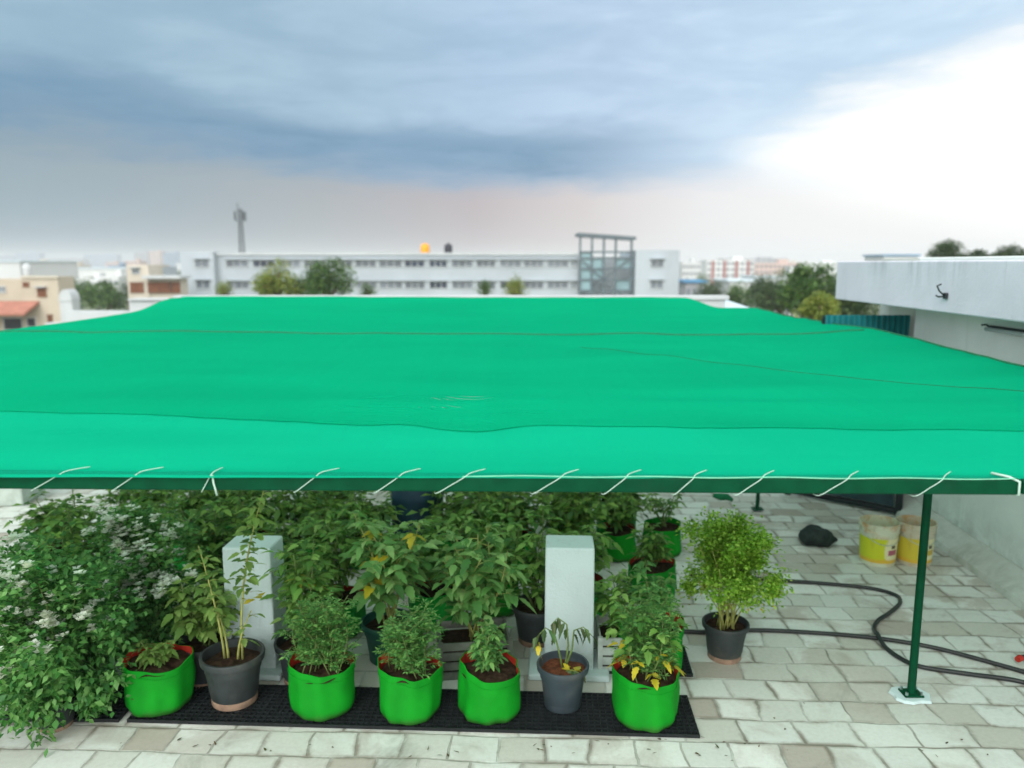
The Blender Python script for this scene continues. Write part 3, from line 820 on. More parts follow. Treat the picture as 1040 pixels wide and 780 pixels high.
# ------------------------------------------------------------------ plants
def rot_to(d, rnd):
    d = d.normalized()
    up = Vector((0, 0, 1))
    s = d.cross(up)
    if s.length < .05: s = Vector((1, 0, 0))
    s.normalize()
    return d, s, s.cross(d)
def leaf(mb, base, d, L, W, droop=.3, fold=.25, roll=0, detail=True):
    d = d.normalized()
    up = Vector((0, 0, 1))
    s = d.cross(up)
    if s.length < .05: s = Vector((1, 0, 0))
    s.normalize()
    n_ = s.cross(d)
    if roll:
        q = Matrix.Rotation(roll, 3, d)
        s = q @ s; n_ = q @ n_
    dz = Vector((0, 0, -1)) * droop * L
    if not detail:
        m_ = base + d * L * .5 + dz * .25
        mb.add([base, m_ + s * W / 2 + n_ * fold * W * .5, base + d * L + dz, m_ - s * W / 2 + n_ * fold * W * .5], [(0, 1, 2), (0, 2, 3)])
        return
    vs = []
    for t_, w_ in LEAF_OUT:
        c = base + d * (L * t_) + dz * (t_ * t_)
        e = n_ * (fold * W * w_)
        vs += [c + s * (W * w_) + e, c, c - s * (W * w_) + e]
    fs = [(0, 1, 4, 3), (1, 2, 5, 4)]
    fs = []
    for i in range(len(LEAF_OUT) - 1):
        a = 3 * i
        fs += [(a, a + 3, a + 4, a + 1), (a + 1, a + 4, a + 5, a + 2)]
    mb.add(vs, fs)
LEAF_OUT = [(0, .03), (.12, .30), (.27, .50), (.36, .38), (.52, .46), (.62, .29), (.78, .27), (1, .02)]
def rdir(rnd, el0=-.3, el1=.8):
    a = rnd.uniform(0, 2 * PI); e = rnd.uniform(el0, el1)
    return Vector((math.cos(a) * math.cos(e), math.sin(a) * math.cos(e), math.sin(e)))
def stem_path(rnd, base, end, nseg=6, bend=.12):
    out = []
    L = (end - base).length
    off = Vector((rnd.uniform(-1, 1), rnd.uniform(-1, 1), 0)) * L * bend
    for i in range(nseg + 1):
        t = i / nseg
        p = base.lerp(end, t)
        # rise first, spread later
        p.x = base.x + (end.x - base.x) * t ** 1.35; p.y = base.y + (end.y - base.y) * t ** 1.35
        p += off * math.sin(PI * t)
        out.append(p)
    return out
def along(path, t):
    k = t * (len(path) - 1); i = min(int(k), len(path) - 2)
    return path[i].lerp(path[i + 1], k - i)
def compound(mb, sb, rnd, p, d, L, leafL, leafW, pairs=2, detail=True):
    """petiole with opposite leaflets and a larger one at its end"""
    d = d.normalized()
    end = p + d * L + Vector((0, 0, -1)) * L * .22
    mid = p + d * L * .5 + Vector((0, 0, .04)) * L
    sb.tube([p, mid, end], [.0025, .002, .0012], 4, caps=False)
    s = d.cross(Vector((0, 0, 1)))
    if s.length < .05: s = Vector((1, 0, 0))
    s.normalize()
    leaf(mb, end, (d + Vector((0, 0, rnd.uniform(-.7, 0)))), leafL * 1.15, leafW * 1.1, .3, rnd.uniform(.05, .3), rnd.uniform(-.4, .4), detail)
    for i in range(pairs):
        t = .42 + .5 * i / max(1, pairs)
        q = p.lerp(mid, t * 2) if t < .5 else mid.lerp(end, t * 2 - 1)
        for sg in (-1, 1):
            dd = d * .5 + s * sg + Vector((0, 0, rnd.uniform(-.5, .25)))
            k = rnd.uniform(.65, 1.0)
            leaf(mb, q, dd, leafL * k, leafW * k, rnd.uniform(.15, .5), rnd.uniform(.05, .3), rnd.uniform(-.5, .5), detail)
def plant_tomato(parent, H_, W_, seed, z0, stems=5, dens=9, leafL=.07, leafW=.042, petL=.10, mat='leaf_tomato', stem='stem_green', low=.3, detail=True, flower=0, yellow=0, shape=1.0, fruit=0):
    rnd = random.Random(seed)
    mb, sb = MB(), MB(); fl = MB(); ye = MB()
    stems = int(stems * 1.3); dens = int(dens * 1.5)
    for s_ in range(stems):
        a = 2 * PI * (s_ + rnd.random() * .8) / stems
        rr = W_ / 2 * math.sqrt(rnd.uniform(.03, 1)) * .72
        hh = H_ * rnd.uniform(.5, 1.06) * (1 - .22 * (rr / (W_ / 2)) ** 2)
        base = Vector((rnd.uniform(-.03, .03), rnd.uniform(-.03, .03), z0))
        end = Vector((rr * math.cos(a), rr * math.sin(a), z0 + hh))
        path = stem_path(rnd, base, end)
        sb.tube(path, [.007 - .0045 * i / 6 for i in range(7)], 5)
        n_ = dens
        for i in range(n_):
            t = low + (1 - low) * (i + rnd.random() * .6) / n_
            p = along(path, min(t, 1))
            az = 2.4 * i + rnd.uniform(-.5, .5) + s_
            d = Vector((math.cos(az), math.sin(az), rnd.uniform(-.05, .75)))
            k = rnd.uniform(.75, 1.15) * (.6 + .4 * (1 - abs(t - .6)))
            tgt = ye if (yellow and rnd.random() < yellow) else mb
            compound(tgt, sb, rnd, p, d, petL * k, leafL * k, leafW * k, rnd.choice((2, 3)) if detail else 2, detail)
            if flower and rnd.random() < flower:
                q = p + d.normalized() * petL * 1.2 + Vector((0, 0, .03))
                for _ in range(rnd.randint(4, 9)):
                    c = q + Vector((rnd.gauss(0, .022), rnd.gauss(0, .022), rnd.gauss(0, .014)))
                    for kk in range(4):
                        leaf(fl, c, Vector((math.cos(kk * PI / 2 + az), math.sin(kk * PI / 2 + az), .3)), .018, .015, .1, .1, 0, False)
    sb.build('stem', M[stem], parent, True)
    mb.build('foliage', M[mat], parent, True)
    if ye.f: ye.build('yellowed_leaves', M['leaf_yellow'], parent, True)
    if fl.f: fl.build('flowers', M['flower'], parent)
def plant_feather(parent, H_, W_, seed, z0, stems=10, mat='leaf_feather', yellow=0, leafL=.027):
    stems = int(stems * 1.5)
    rnd = random.Random(seed)
    mb, sb, ye = MB(), MB(), MB()
    for s_ in range(stems):
        a = 2 * PI * (s_ + rnd.random()) / stems
        rr = W_ / 2 * math.sqrt(rnd.uniform(.02, 1)) * .8
        hh = H_ * rnd.uniform(.5, 1.0)
        path = stem_path(rnd, Vector((rnd.uniform(-.11, .11), rnd.uniform(-.11, .11), z0)), Vector((rr * math.cos(a), rr * math.sin(a), z0 + hh)))
        sb.tube(path, [.004 - .0025 * i / 6 for i in range(7)], 4)
        n_ = int(9 + 10 * hh / .4)
        for i in range(n_):
            t = .15 + .85 * i / n_
            p = along(path, t)
            az = 2.4 * i + rnd.uniform(-.4, .4)
            d = Vector((math.cos(az), math.sin(az), rnd.uniform(.1, .9))).normalized()
            L = rnd.uniform(.06, .105)
            end = p + d * L + Vector((0, 0, -.25 * L))
            sb.tube([p, p + d * L * .5, end], [.0012, .001, .0008], 3, caps=False)
            s = d.cross(Vector((0, 0, 1)))
            if s.length < .05: s = Vector((1, 0, 0))
            s.normalize()
            tgt = ye if (yellow and t < .35 and rnd.random() < yellow) else mb
            for j in range(5):
                q = p.lerp(end, .3 + .17 * j)
                for sg in (-1, 1):
                    leaf(tgt, q, d * .7 + s * sg + Vector((0, 0, rnd.uniform(-.4, .4))), leafL * rnd.uniform(.8, 1.5), leafL * .42, .2, .1, rnd.uniform(-.8, .8), False)
            leaf(tgt, end, d, leafL * 1.3, leafL * .45, .2, .1, 0, False)
    sb.build('stem', M['stem_green'], parent, True)
    mb.build('foliage', M[mat], parent, True)
    if ye.f: ye.build('yellowed_leaves', M['leaf_yellow'], parent, True)
def plant_bush(parent, H_, W_, seed, z0, n=3200, mat='leaf_bush', stem='stem_pale', leafL=.030, flower=0, stems=16, low=.28, yellow=0, squash=1.0):
    """dense rounded bush: twigs fan out to a crown full of small leaves"""
    rnd = random.Random(seed)
    mb, sb, fl, ye = MB(), MB(), MB(), MB()
    cz = z0 + H_ * (.5 + low / 2); rz = H_ * (1 - low) / 2; rx = W_ / 2
    tw = []
    for s_ in range(stems):
        a = 2 * PI * (s_ + rnd.random()) / stems
        q = rdir(rnd, -.5, 1.4)
        end = Vector((q.x * rx * .8, q.y * rx * .8, cz + q.z * rz * .8))
        path = stem_path(rnd, Vector((rnd.uniform(-.05, .05), rnd.uniform(-.05, .05), z0)), end, 6, .06)
        sb.tube(path, [.006 - .004 * i / 6 for i in range(7)], 5)
        tw.append(path)
    # clumps give the crown an uneven outline
    clumps = []
    for i in range(110):
        q = rdir(rnd, -.75 if low > .1 else -1.3, 1.5) * rnd.uniform(.3, 1.0)
        bump = 1 + (.34 if low > .1 else .2) * mnoise.noise(q * 2.1 + Vector((seed, 0, 0)))
        clumps.append((Vector((q.x * rx, q.y * rx, cz + q.z * rz)) * 1 if False else Vector((q.x * rx * bump, q.y * rx * bump, cz + q.z * rz * bump)), rnd.uniform(.07, .15) * W_))
    for i in range(n):
        c, cr = clumps[rnd.randrange(len(clumps))]
        o = Vector((rnd.gauss(0, .5), rnd.gauss(0, .5), rnd.gauss(0, .5))) * cr
        p = c + o
        out = Vector((p.x / rx, p.y / rx, (p.z - cz) / rz))
        if p.z < z0 + .02: p.z = z0 + .02 + rnd.random() * .08
        d = out.normalized() * .8 + rdir(rnd, -.6, 1.0)
        k = rnd.uniform(.7, 1.3)
        tgt = ye if (yellow and out.z < -.45 and rnd.random() < yellow) else mb
        leaf(tgt, p, d, leafL * k, leafL * .66 * k, .25, .2, rnd.uniform(-.8, .8), n < 2500)
    if flower:
        for i in range(flower):
            c, cr = clumps[rnd.randrange(len(clumps))]
            out = Vector((c.x / rx, c.y / rx, (c.z - cz) / rz))
            if out.y > .5 or out.z < -.25: continue
            q = c + Vector((0, -1, .5)).normalized() * cr * rnd.uniform(1.0, 1.7) + Vector((rnd.gauss(0, .04), rnd.gauss(0, .02), rnd.gauss(0, .05)))
            for _ in range(rnd.randint(3, 8)):
                cc = q + Vector((rnd.gauss(0, .016), rnd.gauss(0, .016), rnd.gauss(0, .014)))
                for kk in range(4):
                    leaf(fl, cc, Vector((math.cos(kk * PI / 2 + i), math.sin(kk * PI / 2 + i) - .3, .4)), .027, .024, .1, .1, 0, False)
    sb.build('stem', M[stem], parent, True)
    mb.build('foliage', M[mat], parent, True)
    if ye.f: ye.build('yellowed_leaves', M['leaf_yellow'], parent, True)
    if fl.f: fl.build('flowers', M['flower'], parent)

def place(bx, by, label, group=None, name='potted_plant', cat='plant', rz=0):
    q = G(bx, by)
    return thing(name, label, cat, (q.x, q.y, 0), rz, group), q
def size(q, w, ty, bx):
    return w * mpp(q), AT(bx, ty, q.y).z
GF = 'front row of potted plants on the black drain mat'
# front row ------------------------------------------------------------
def bag_px(bx, by, w):
    """by = lowest visible point of the bag: its centre sits half a diameter further"""
    q = G(bx, by); d = w * mpp(q)
    q2 = q + Vector((0, d * .48, 0)); q2.x = q.x * (q2.y / q.y)
    return q2, w * mpp(q2)
MATZ = .024
def front(bx, by, w, label, name='potted_plant', group=GF, z=MATZ):
    q, d = bag_px(bx, by, w)
    return thing(name, label, 'plant', (q.x, q.y, z), 0, group), q, d
t, q, d = front(165, 735, 66, 'green grow bag with low trailing sprouts beside the white flowered shrub')
z = grow_bag(t, d * .94, .285, 1, .01)
plant_tomato(t, .13, .34, 11, z, 7, 6, .045, .028, .05, 'leaf_vine', low=.1)
t, q, d = front(240, 731, 62, 'worn black pot with pale foot and two bare leaning stems, between green bags')
z = pot(t, d, .29)
rnd = random.Random(5); sb, mb = MB(), MB()
for (ex, ey, ez, n_) in ((-.10, .02, .36, 3), (.12, 0, .30, 4), (.23, -.02, 1.0, 30), (-.18, .06, .66, 16)):
    path = stem_path(rnd, Vector((ex * .25, 0, z)), Vector((ex, ey, z + ez)), 7, .05)
    sb.tube(path, [.008 - .005 * i / 7 for i in range(8)], 6)
    for i in range(n_):
        p = along(path, .4 + .6 * i / n_)
        az = 2.4 * i
        compound(mb, sb, rnd, p, Vector((math.cos(az), math.sin(az), .3)), .05, .06, .042, 1)
sb.build('stem', M['stem_pale'], t, True); mb.build('foliage', M['leaf_vine'], t)
ym = MB()
for i in range(4):
    leaf(ym, Vector((.10 + .03 * i, -.05, z + .36 + .02 * i)), rdir(rnd), .07, .06, .3, .1)
ym.build('yellowed_leaves', M['leaf_yellow'], t)
t, q, d = front(330, 739, 65, 'green grow bag with tall feathery plant in front of the left white pillar')
z = grow_bag(t, d * .94, .285, 3, .015)
plant_feather(t, .43, .42, 13, z, 15)
t, q, d = front(417, 743, 63, 'green grow bag with upright feathery seedlings in front of the dark teal tub')
z = grow_bag(t, d * .94, .285, 4, .02)
plant_feather(t, .36, .39, 14, z, 13)
t, q, d = front(498, 743, 66, 'green grow bag with small bushy plant in front of the grey slatted crate')
z = grow_bag(t, d * .94, .285, 5, .015)
plant_tomato(t, .24, .33, 15, z, 9, 9, .042, .026, .06, 'leaf_feather', low=.15)
t, q, d = front(571, 733, 52, 'slate grey pot with drooping wilted plant before the right white pillar')
z = pot(t, d, .25, 'pot_grey', 'pot_grey', False, 'soil_red')
rnd = random.Random(8); sb, mb = MB(), MB()
for pts in ([(0, 0, z), (-.02, 0, z + .10), (-.05, .0, z + .22), (-.10, -.02, z + .26), (-.15, -.03, z + .21)], [(.01, 0, z), (.03, .01, z + .14), (.02, 0, z + .27), (-.03, 0, z + .31), (-.06, -.02, z + .29)],
            [(.01, 0, z), (.05, 0, z + .12), (.06, -.01, z + .24), (.11, -.03, z + .27), (.16, -.04, z + .22)], [(.0, -.03, z), (.05, -.06, z + .03), (.10, -.07, z + .01)]):
    pts = [Vector(p) for p in pts]
    sb.tube(pts, [.006, .0055, .0045, .0035, .002][:len(pts)], 6)
    for i in range(6):
        p = along(pts, .45 + .55 * i / 5)
        leaf(mb, p, Vector((rnd.uniform(-.6, .6), rnd.uniform(-.6, .3), -1)), rnd.uniform(.05, .085), .034, .2, .5)
sb.build('stem', M['stem_green'], t, True); mb.build('foliage', M['leaf_wilt'], t)
ym = MB()
for i in range(7): leaf(ym, Vector((.05 + rnd.uniform(-.03, .04), -.05 + rnd.uniform(-.03, .03), z + .03)), rdir(rnd), .05, .035, .2, .1)
for i in range(4): leaf(ym, Vector((-.14, -.03, z + .12 + .02 * i)), rdir(rnd, -1.2, 0), .05, .035, .2, .1)
ym.build('yellowed_leaves', M['leaf_yellow'], t)
t, q, d = front(654, 750, 66, 'green grow bag with bushy plant and yellowing lower leaves at the end of the mat')
z = grow_bag(t, d * .94, .29, 7, .0)
plant_feather(t, .50, .36, 17, z, 14, yellow=.0, leafL=.026)
rnd = random.Random(4); mb2 = MB(); sb2 = MB(); yb = MB()
for i in range(30):
    az = 2.4 * i; p = Vector((.10 * math.cos(az), .10 * math.sin(az), z + .04 + .012 * i))
    compound(mb2 if i > 11 else yb, sb2, rnd, p, Vector((math.cos(az), math.sin(az), .2)), .06, .06, .042, 1)
mb2.build('foliage', M['leaf_tomato'], t); yb.build('yellowed_leaves', M['leaf_yellow'], t); 

# second row on the right --------------------------------------------------
GR = 'column of grow bags on the right of the pillar'
t, q, d = front(660, 694, 62, 'green grow bag half hidden directly behind the yellowing plant', group=GR)
z = grow_bag(t, d, .29, 21, .0)
plant_tomato(t, .42, .36, 31, z, 6, 8, .055, .034, .07, 'leaf_feather')
rb = MB(); rb.box((-.10, -.10, z + .12), (.05, .03, .02))
t, q, d = front(661, 615, 48, 'green grow bag with red lining, third from the front beside the bushy pot', group=GR, z=0)
z = grow_bag(t, d, .27, 22, .0)
plant_tomato(t, .34, .34, 32, z, 6, 8, .055, .034, .07, 'leaf_back')
t, q, d = front(672, 568, 38, 'tall plain green grow bag farthest back beside open floor, with bare branches', group=GR, z=0)
z = grow_bag(t, d, .27, 23, .0, lining=False)
plant_tomato(t, .42, .5, 33, z, 6, 5, .05, .03, .07, 'leaf_back', low=.5)
t, q, d = front(627, 572, 38, 'green grow bag behind the right white pillar with leafy plant', group=GR, z=0)
z = grow_bag(t, d, .27, 24, .0, 'bag')
plant_tomato(t, .36, .44, 34, z, 6, 8, .06, .036, .08, 'leaf_back')

# bushy pot on open floor
t, q, d = front(735, 678, 46, 'black ribbed pot with dense yellow green bush standing on open tiled floor', group=None, z=0)
q2 = Vector((q.x, q.y, 0))
z = pot(t, d, .24, 'pot_black', 'pot_foot', True)
Wb, Hb = 92 * mpp(q2), AT(735, 527, q2.y).z - z
plant_bush(t, Hb, Wb * 1.02, 41, z, 16000, 'leaf_bush', 'stem_pale', .025, 0, 26, .11, yellow=.3)

# left flowering shrubs
GS = 'white flowered shrubs on the left'
def shrub(bx, by, ty, w, label, seed, n, leafL, flower, mat='leaf_basil', low=.03):
    q = G(bx, by); q.y += w * mpp(q) * .3; q.x *= q.y / G(bx, by).y
    t = thing('flowering_shrub', label, 'shrub', (q.x, q.y, 0), 0, GS)
    wm, hm = w * mpp(q), AT(bx, ty, q.y).z
    z = pot(t, .24, .16)
    plant_bush(t, hm, wm, seed, .01, n, mat, 'stem_green', leafL, flower, 16, low)
    return t
shrub(60, 765, 555, 165, 'big dense green shrub dotted with small white flowers at the left front edge', 51, 15000, .040, 150)
shrub(150, 690, 522, 118, 'white flowered shrub standing behind the leftmost green bag', 52, 9000, .038, 190)

# middle rows: containers then plants
GM = 'vegetable plants in rows under the net'
def veg(bx, by, ty, w, cont, label, seed, kind='tomato', cd_=.34, **kw):
    q = G(bx, by)
    t = thing('potted_plant', label, 'plant', (q.x, q.y, 0), random.Random(seed).uniform(-.15, .15), GM)
    wm, hm = w * mpp(q), AT(bx, ty, q.y).z
    if cont == 'bag': z = grow_bag(t, cd_, .27, seed, .01, 'bag_dark')
    elif cont == 'brightbag': z = grow_bag(t, cd_, .27, seed, .01, 'bag')
    elif cont == 'pot': z = pot(t, cd_, .26)
    elif cont == 'tub': z = pot(t, cd_, .26, 'tub_teal', 'tub_teal', False)
    elif cont == 'crate': z = crate(t, kw.pop('cw'), .30, kw.pop('ch', .22), kw.pop('cm', 'crate_grey'))
    plant_tomato(t, hm - z, wm, seed, z, **kw)
    return t
EG = dict(leafL=.10, leafW=.06, petL=.13, mat='leaf_eggplant', stem='stem_pale')
TM = dict(leafL=.082, leafW=.046, petL=.13, mat='leaf_tomato')
BK = dict(leafL=.082, leafW=.048, petL=.14, mat='leaf_back', detail=True)
veg(395, 668, 520, 125, 'tub', 'pale large leaved plant in dark teal tub with several bare stems showing', 61, stems=8, dens=9, low=.42, yellow=.03, **EG)
veg(481, 676, 540, 100, 'crate', 'leafy vegetable growing from a long weathered grey slatted crate', 62, stems=8, dens=8, low=.3, cw=.42, ch=.24, **EG)
veg(310, 690, 545, 70, 'pot', 'leafy plant close behind the left white pillar with one yellow leaf', 63, stems=6, dens=9, yellow=.03, **TM)
veg(545, 650, 520, 80, 'pot', 'leafy plant just behind the left edge of the right white pillar', 64, stems=6, dens=9, **TM)
veg(628, 672, 580, 60, 'crate', 'leafy plant in a small white crate to the right of the right pillar', 65, stems=5, dens=7, cw=.26, ch=.24, cm='crate_white', **TM)
veg(210, 690, 560, 90, 'pot', 'light green vine plant between the white flowered shrub and the left pillar', 66, stems=6, dens=11, leafL=.07, leafW=.05, petL=.09, mat='leaf_vine')
veg(345, 640, 525, 110, 'bag', 'leafy plant standing behind the feathery front bag, left of the teal tub', 67, stems=7, dens=9, **TM)
veg(440, 630, 512, 110, 'bag', 'leafy plant between the teal tub plant and the crate plant, one step back', 68, stems=7, dens=9, **TM)
veg(505, 618, 510, 90, 'brightbag', 'plant in a bright green bag showing behind the grey crate', 69, stems=7, dens=8, **TM)
veg(590, 625, 520, 90, 'bag', 'leafy plant hidden mostly behind the right white pillar', 70, stems=7, dens=8, **TM)
veg(280, 630, 515, 110, 'bag', 'leafy plant showing over the left white pillar', 71, stems=7, dens=9, **BK)
veg(225, 625, 505, 110, 'bag', 'bushy green plant left of the left white pillar, under the beam knot', 72, stems=8, dens=9, **BK)
veg(20, 690, 575, 75, 'brightbag', 'plant in green bag with red lining at the far left edge', 73, stems=7, dens=8, **BK)
veg(95, 640, 500, 130, 'bag', 'tall leafy plant rising behind the big flowering shrub', 74, stems=8, dens=9, **BK)
veg(150, 610, 495, 120, 'bag', 'tall dark leafy plant behind the middle white flowered shrub', 75, stems=8, dens=9, **BK)
B2 = dict(leafL=.095, leafW=.058, petL=.15, mat='leaf_back', detail=False)
for i, (bx, by, ty, w, lab) in enumerate([
        (60, 585, 505, 80, 'loose leafy plant against the bright floor at the far left'),
        (200, 575, 490, 110, 'leafy plant in the back row below the knotted cord'),
        (255, 572, 488, 100, 'back row plant beside the thin green pole on the left'),
        (310, 575, 490, 110, 'back row plant above and behind the left pillar'),
        (370, 572, 505, 80, 'shorter back row plant left of the dark blue drum'),
        (470, 575, 488, 110, 'back row plant right of the dark blue drum'),
        (525, 572, 490, 110, 'dense back row plant left of the right pillar top'),
        (580, 575, 490, 100, 'dense back row plant directly above the right pillar top'),
        (625, 548, 490, 70, 'last back row plant near the open floor on the right'),
        (340, 545, 480, 110, 'rearmost plant between the left pillar and the drum'),
        (420, 542, 492, 60, 'rearmost plant behind the dark blue drum'),
        (500, 542, 480, 120, 'rearmost plant in the middle of the terrace'),
        (580, 542, 480, 110, 'rearmost plant above the right pillar'),
        (150, 548, 480, 130, 'rearmost plant on the left above the shrubs'),
        (240, 545, 480, 120, 'rearmost plant behind the green pole')]):
    veg(bx, by, ty, w, 'bag', lab, 80 + i, stems=9, dens=9, **B2)

# dark blue drum in the back row
q = G(425, 560)
t = thing('water_drum', 'dark blue plastic drum standing among the back row of plants', 'drum', (q.x, q.y, 0))
rr = 26 * mpp(q)
MB().lathe([(rr * .94, 0), (rr, .03), (rr, .2), (rr * 1.03, .22), (rr, .24), (rr, .5), (rr * 1.03, .52), (rr, .54), (rr, .74), (rr * .95, .78), (.001, .785)], 32).build('body', plain('drum_blue', (30, 62, 82), .45, .2, 5), t, True, sharp=40)
MB().lathe([(.06, .78), (.06, .82), (.001, .822)], 16, c=(rr * .5, 0, 0)).build('cap', M['pot_black'], t, True, sharp=40)

# ------------------------------------------------------------------ concrete pillars
def pillar(bx, by, ty, w, label, slab):
    q = G(bx, by)
    wm = w * mpp(q); q.y += wm * .35; q.x *= q.y / G(bx, by).y
    hz = AT(bx, ty, q.y - wm * .4).z
    t = thing('concrete_pillar', label, 'pillar', (q.x, q.y, 0), R(-3), 'white painted pillars')
    mb = MB()
    a, b_ = wm / 2, wm * .485
    vs = [(-a, -a * .8, .03), (a, -a * .8, .03), (a, a * .8, .03), (-a, a * .8, .03), (-b_, -b_ * .8, hz), (b_, -b_ * .8, hz), (b_, b_ * .8, hz), (-b_, b_ * .8, hz)]
    mb.add(vs, [(3, 2, 1, 0), (4, 5, 6, 7), (0, 1, 5, 4), (1, 2, 6, 5), (2, 3, 7, 6), (3, 0, 4, 7)])
    mb.build('shaft', M['pillar_paint'], t, bevel=.012)
    MB().box((0, -.03, .02), (wm * slab, wm * 1.15, .04)).build('base_slab', M['white_paint_net_tint'], t, bevel=.01)
    return t
pillar(264, 683, 557, 50, 'white painted concrete pillar on the left, partly screened by leaves', 1.35)
pillar(577, 684, 557, 50, 'white painted concrete pillar standing clear behind the wilted plant', 1.62)

# ------------------------------------------------------------------ black drain mats
def drain_mat(x0, y0, x1, y1, w, label, seed):
    """grid mat from near-left pixel to near-right pixel"""
    a = G(x0, y0); b = G(x1, y1); d = b - a; L = d.length; ang = math.atan2(d.y, d.x)
    t = thing('drain_mat', label, 'mat', (a.x, a.y, 0), ang, 'black plastic drain mats')
    mb = MB(); st = .034
    nx = int(L / st); ny = int(w / st)
    for i in range(nx + 1): mb.box((i * L / nx, w / 2, .0125), (.008, w, .017))
    for j in range(ny + 1): mb.box((L / 2, j * w / ny, .0135), (L + .008, .008, .019))
    mb.build('grid', M['mat_black'], t)
    MB().box((L / 2, w / 2, .004), (L - .01, w - .01, .005)).build('backing', M['mat_black'], t)
wm_ = .38
drain_mat(130, 734, 710, 750, wm_, 'long black grid mat under the front row of bags and pots', 1)
drain_mat(600, 684, 703, 688, .34, 'short black grid mat under the second bag on the right', 2)
drain_mat(0, 733, 120, 734, .36, 'black grid mat under the big shrub on the far left', 3)

# ------------------------------------------------------------------ hose
hp = [(655, 640), (690, 641), (720, 642), (760, 640), (800, 641), (860, 645), (905, 650), (950, 658), (1000, 671), (1045, 684), (1090, 700), (1118, 716), (1110, 726), (1080, 712), (1040, 693), (980, 684), (935, 677), (912, 667),
      (896, 654), (888, 641), (891, 631), (904, 622), (914, 612), (909, 604), (882, 597), (830, 592), (775, 588), (735, 585), (700, 584)]
pts = [G(x, y, .016) for x, y in hp]
sp_ = smooth_pts(pts, 8)
nn = len(sp_)
for i, p in enumerate(sp_):
    if abs(p.x - G(893, 650).x) < .2 and abs(p.y - G(893, 650).y) < .12 and i > nn // 2: p.z += .028 * max(0, 1 - abs(p.y - G(896, 650).y) / .12)
hh = MB().tube(sp_, .0145, 8).build('garden_hose', M['hose'], None, True)
tag(hh, 'long black garden hose looping across the tiled floor past the bushy pot', 'hose')
q = G(1036, 674)
t = thing('hose_end', 'short black hose end with red fitting lying at the right edge of the floor', 'hose', q)
MB().tube([(.22, .05, .02), (.06, .03, .03), (.0, .0, .04)], .016, 8).build('tube', M['hose'], t, True)
MB().tube([(-.0, -.0, .04), (-.03, -.015, .035)], [.021, .019], 10).build('fitting', M['red_lining'], t, True, sharp=40)

# ------------------------------------------------------------------ paint buckets
def bucketmat(name, base, band, patch, seed):
    m, k, out = newmat(name)
    O = obj_coord(k)
    sep = k.n('ShaderNodeSeparateXYZ'); k.link(O, sep.inputs[0])
    ang = k.math('ARCTAN2', sep.outputs[0], k.math('MULTIPLY', sep.outputs[1], -1))   # 0 faces -Y
    z = sep.outputs[2]
    nz = k.math('SUBTRACT', k.noise(O, 11, 4), .5)
    col = k.mix(k.smooth(k.noise(k.vmath('ADD', O, (seed, 0, 0)), 9, 6, .65), .45, .7), lin(base), lin((190, 150, 104)))
    lab = k.math('MULTIPLY', k.smooth(k.math('ADD', z, k.math('MULTIPLY', nz, .01)), .245, .24), k.smooth(z, .03, .035))
    lc = k.mix(k.smooth(k.math('ADD', ang, k.math('MULTIPLY', nz, .7)), -.1, .05), lin(band), lin((226, 222, 180)))
    lc = k.mix(k.smooth(k.math('ADD', z, k.math('MULTIPLY', nz, .05)), .075, .055), lc, lin((216, 178, 60)))
    col = k.mix(lab, col, lc)
    pa = k.math('MULTIPLY', k.math('MULTIPLY', k.smooth(ang, .12, .16), k.smooth(ang, .78, .74)), k.math('MULTIPLY', k.smooth(z, .10, .105), k.smooth(z, .15, .145)))
    col = k.mix(pa, col, lin(patch))
    pb = k.math('MULTIPLY', k.math('MULTIPLY', k.smooth(ang, .3, .34), k.smooth(ang, .62, .58)), k.math('MULTIPLY', k.smooth(z, .158, .162), k.smooth(z, .19, .186)))
    col = k.mix(pb, col, lin((84, 80, 66)))
    di = k.smooth(k.noise(k.vmath('MULTIPLY', O, (1, 1, .25)), 16, 6, .7), .55, .75)
    col = k.mix(k.math('MULTIPLY', di, .5), col, lin((150, 110, 70)))
    principled(k, out, col, .45, .4)
    return m
def bucket(bx, by, w, label, mat):
    q, d = bag_px(bx, by, w)
    t = thing('paint_bucket', label, 'bucket', (q.x, q.y, 0), 0, 'used paint buckets by the wall')
    r = d / 2; h = .36
    MB().lathe([(r * .80, .004), (r * .86, .0), (r * .88, .012), (r * .93, h * .5), (r * .965, h * .78), (r * 1.0, h * .785), (r * 1.0, h * .81), (r * .97, h * .815), (r * .975, h * .88), (r * 1.01, h * .885), (r * 1.01, h * .91), (r * .98, h * .915), (r * .985, h * .97), (r * 1.02, h * .975), (r * 1.02, h), (r * .965, h), (r * .95, h * .8), (r * .86, .02), (.001, .018)], 40).build('body', mat, t, True, sharp=35)
    MB().tube([(r * 1.0 * math.cos(a), -r * .4 * math.sin(a) * .6 - r * .82 * math.sin(a), h * .86 - .11 * math.sin(a)) for a in [PI * i / 16 for i in range(17)]], .003, 5).build('handle', M['chrome'], t, True)
    return t
bucket(890, 577, 38, 'open paint bucket with yellow green label and purple patch, left of the two', bucketmat('bucket_label_lime', (206, 210, 186), (198, 204, 40), (170, 90, 110), 0))
bucket(927, 577, 37, 'paint bucket with orange yellow label half hidden by the green pole', bucketmat('bucket_label_orange', (196, 190, 168), (208, 190, 60), (196, 170, 70), 4))

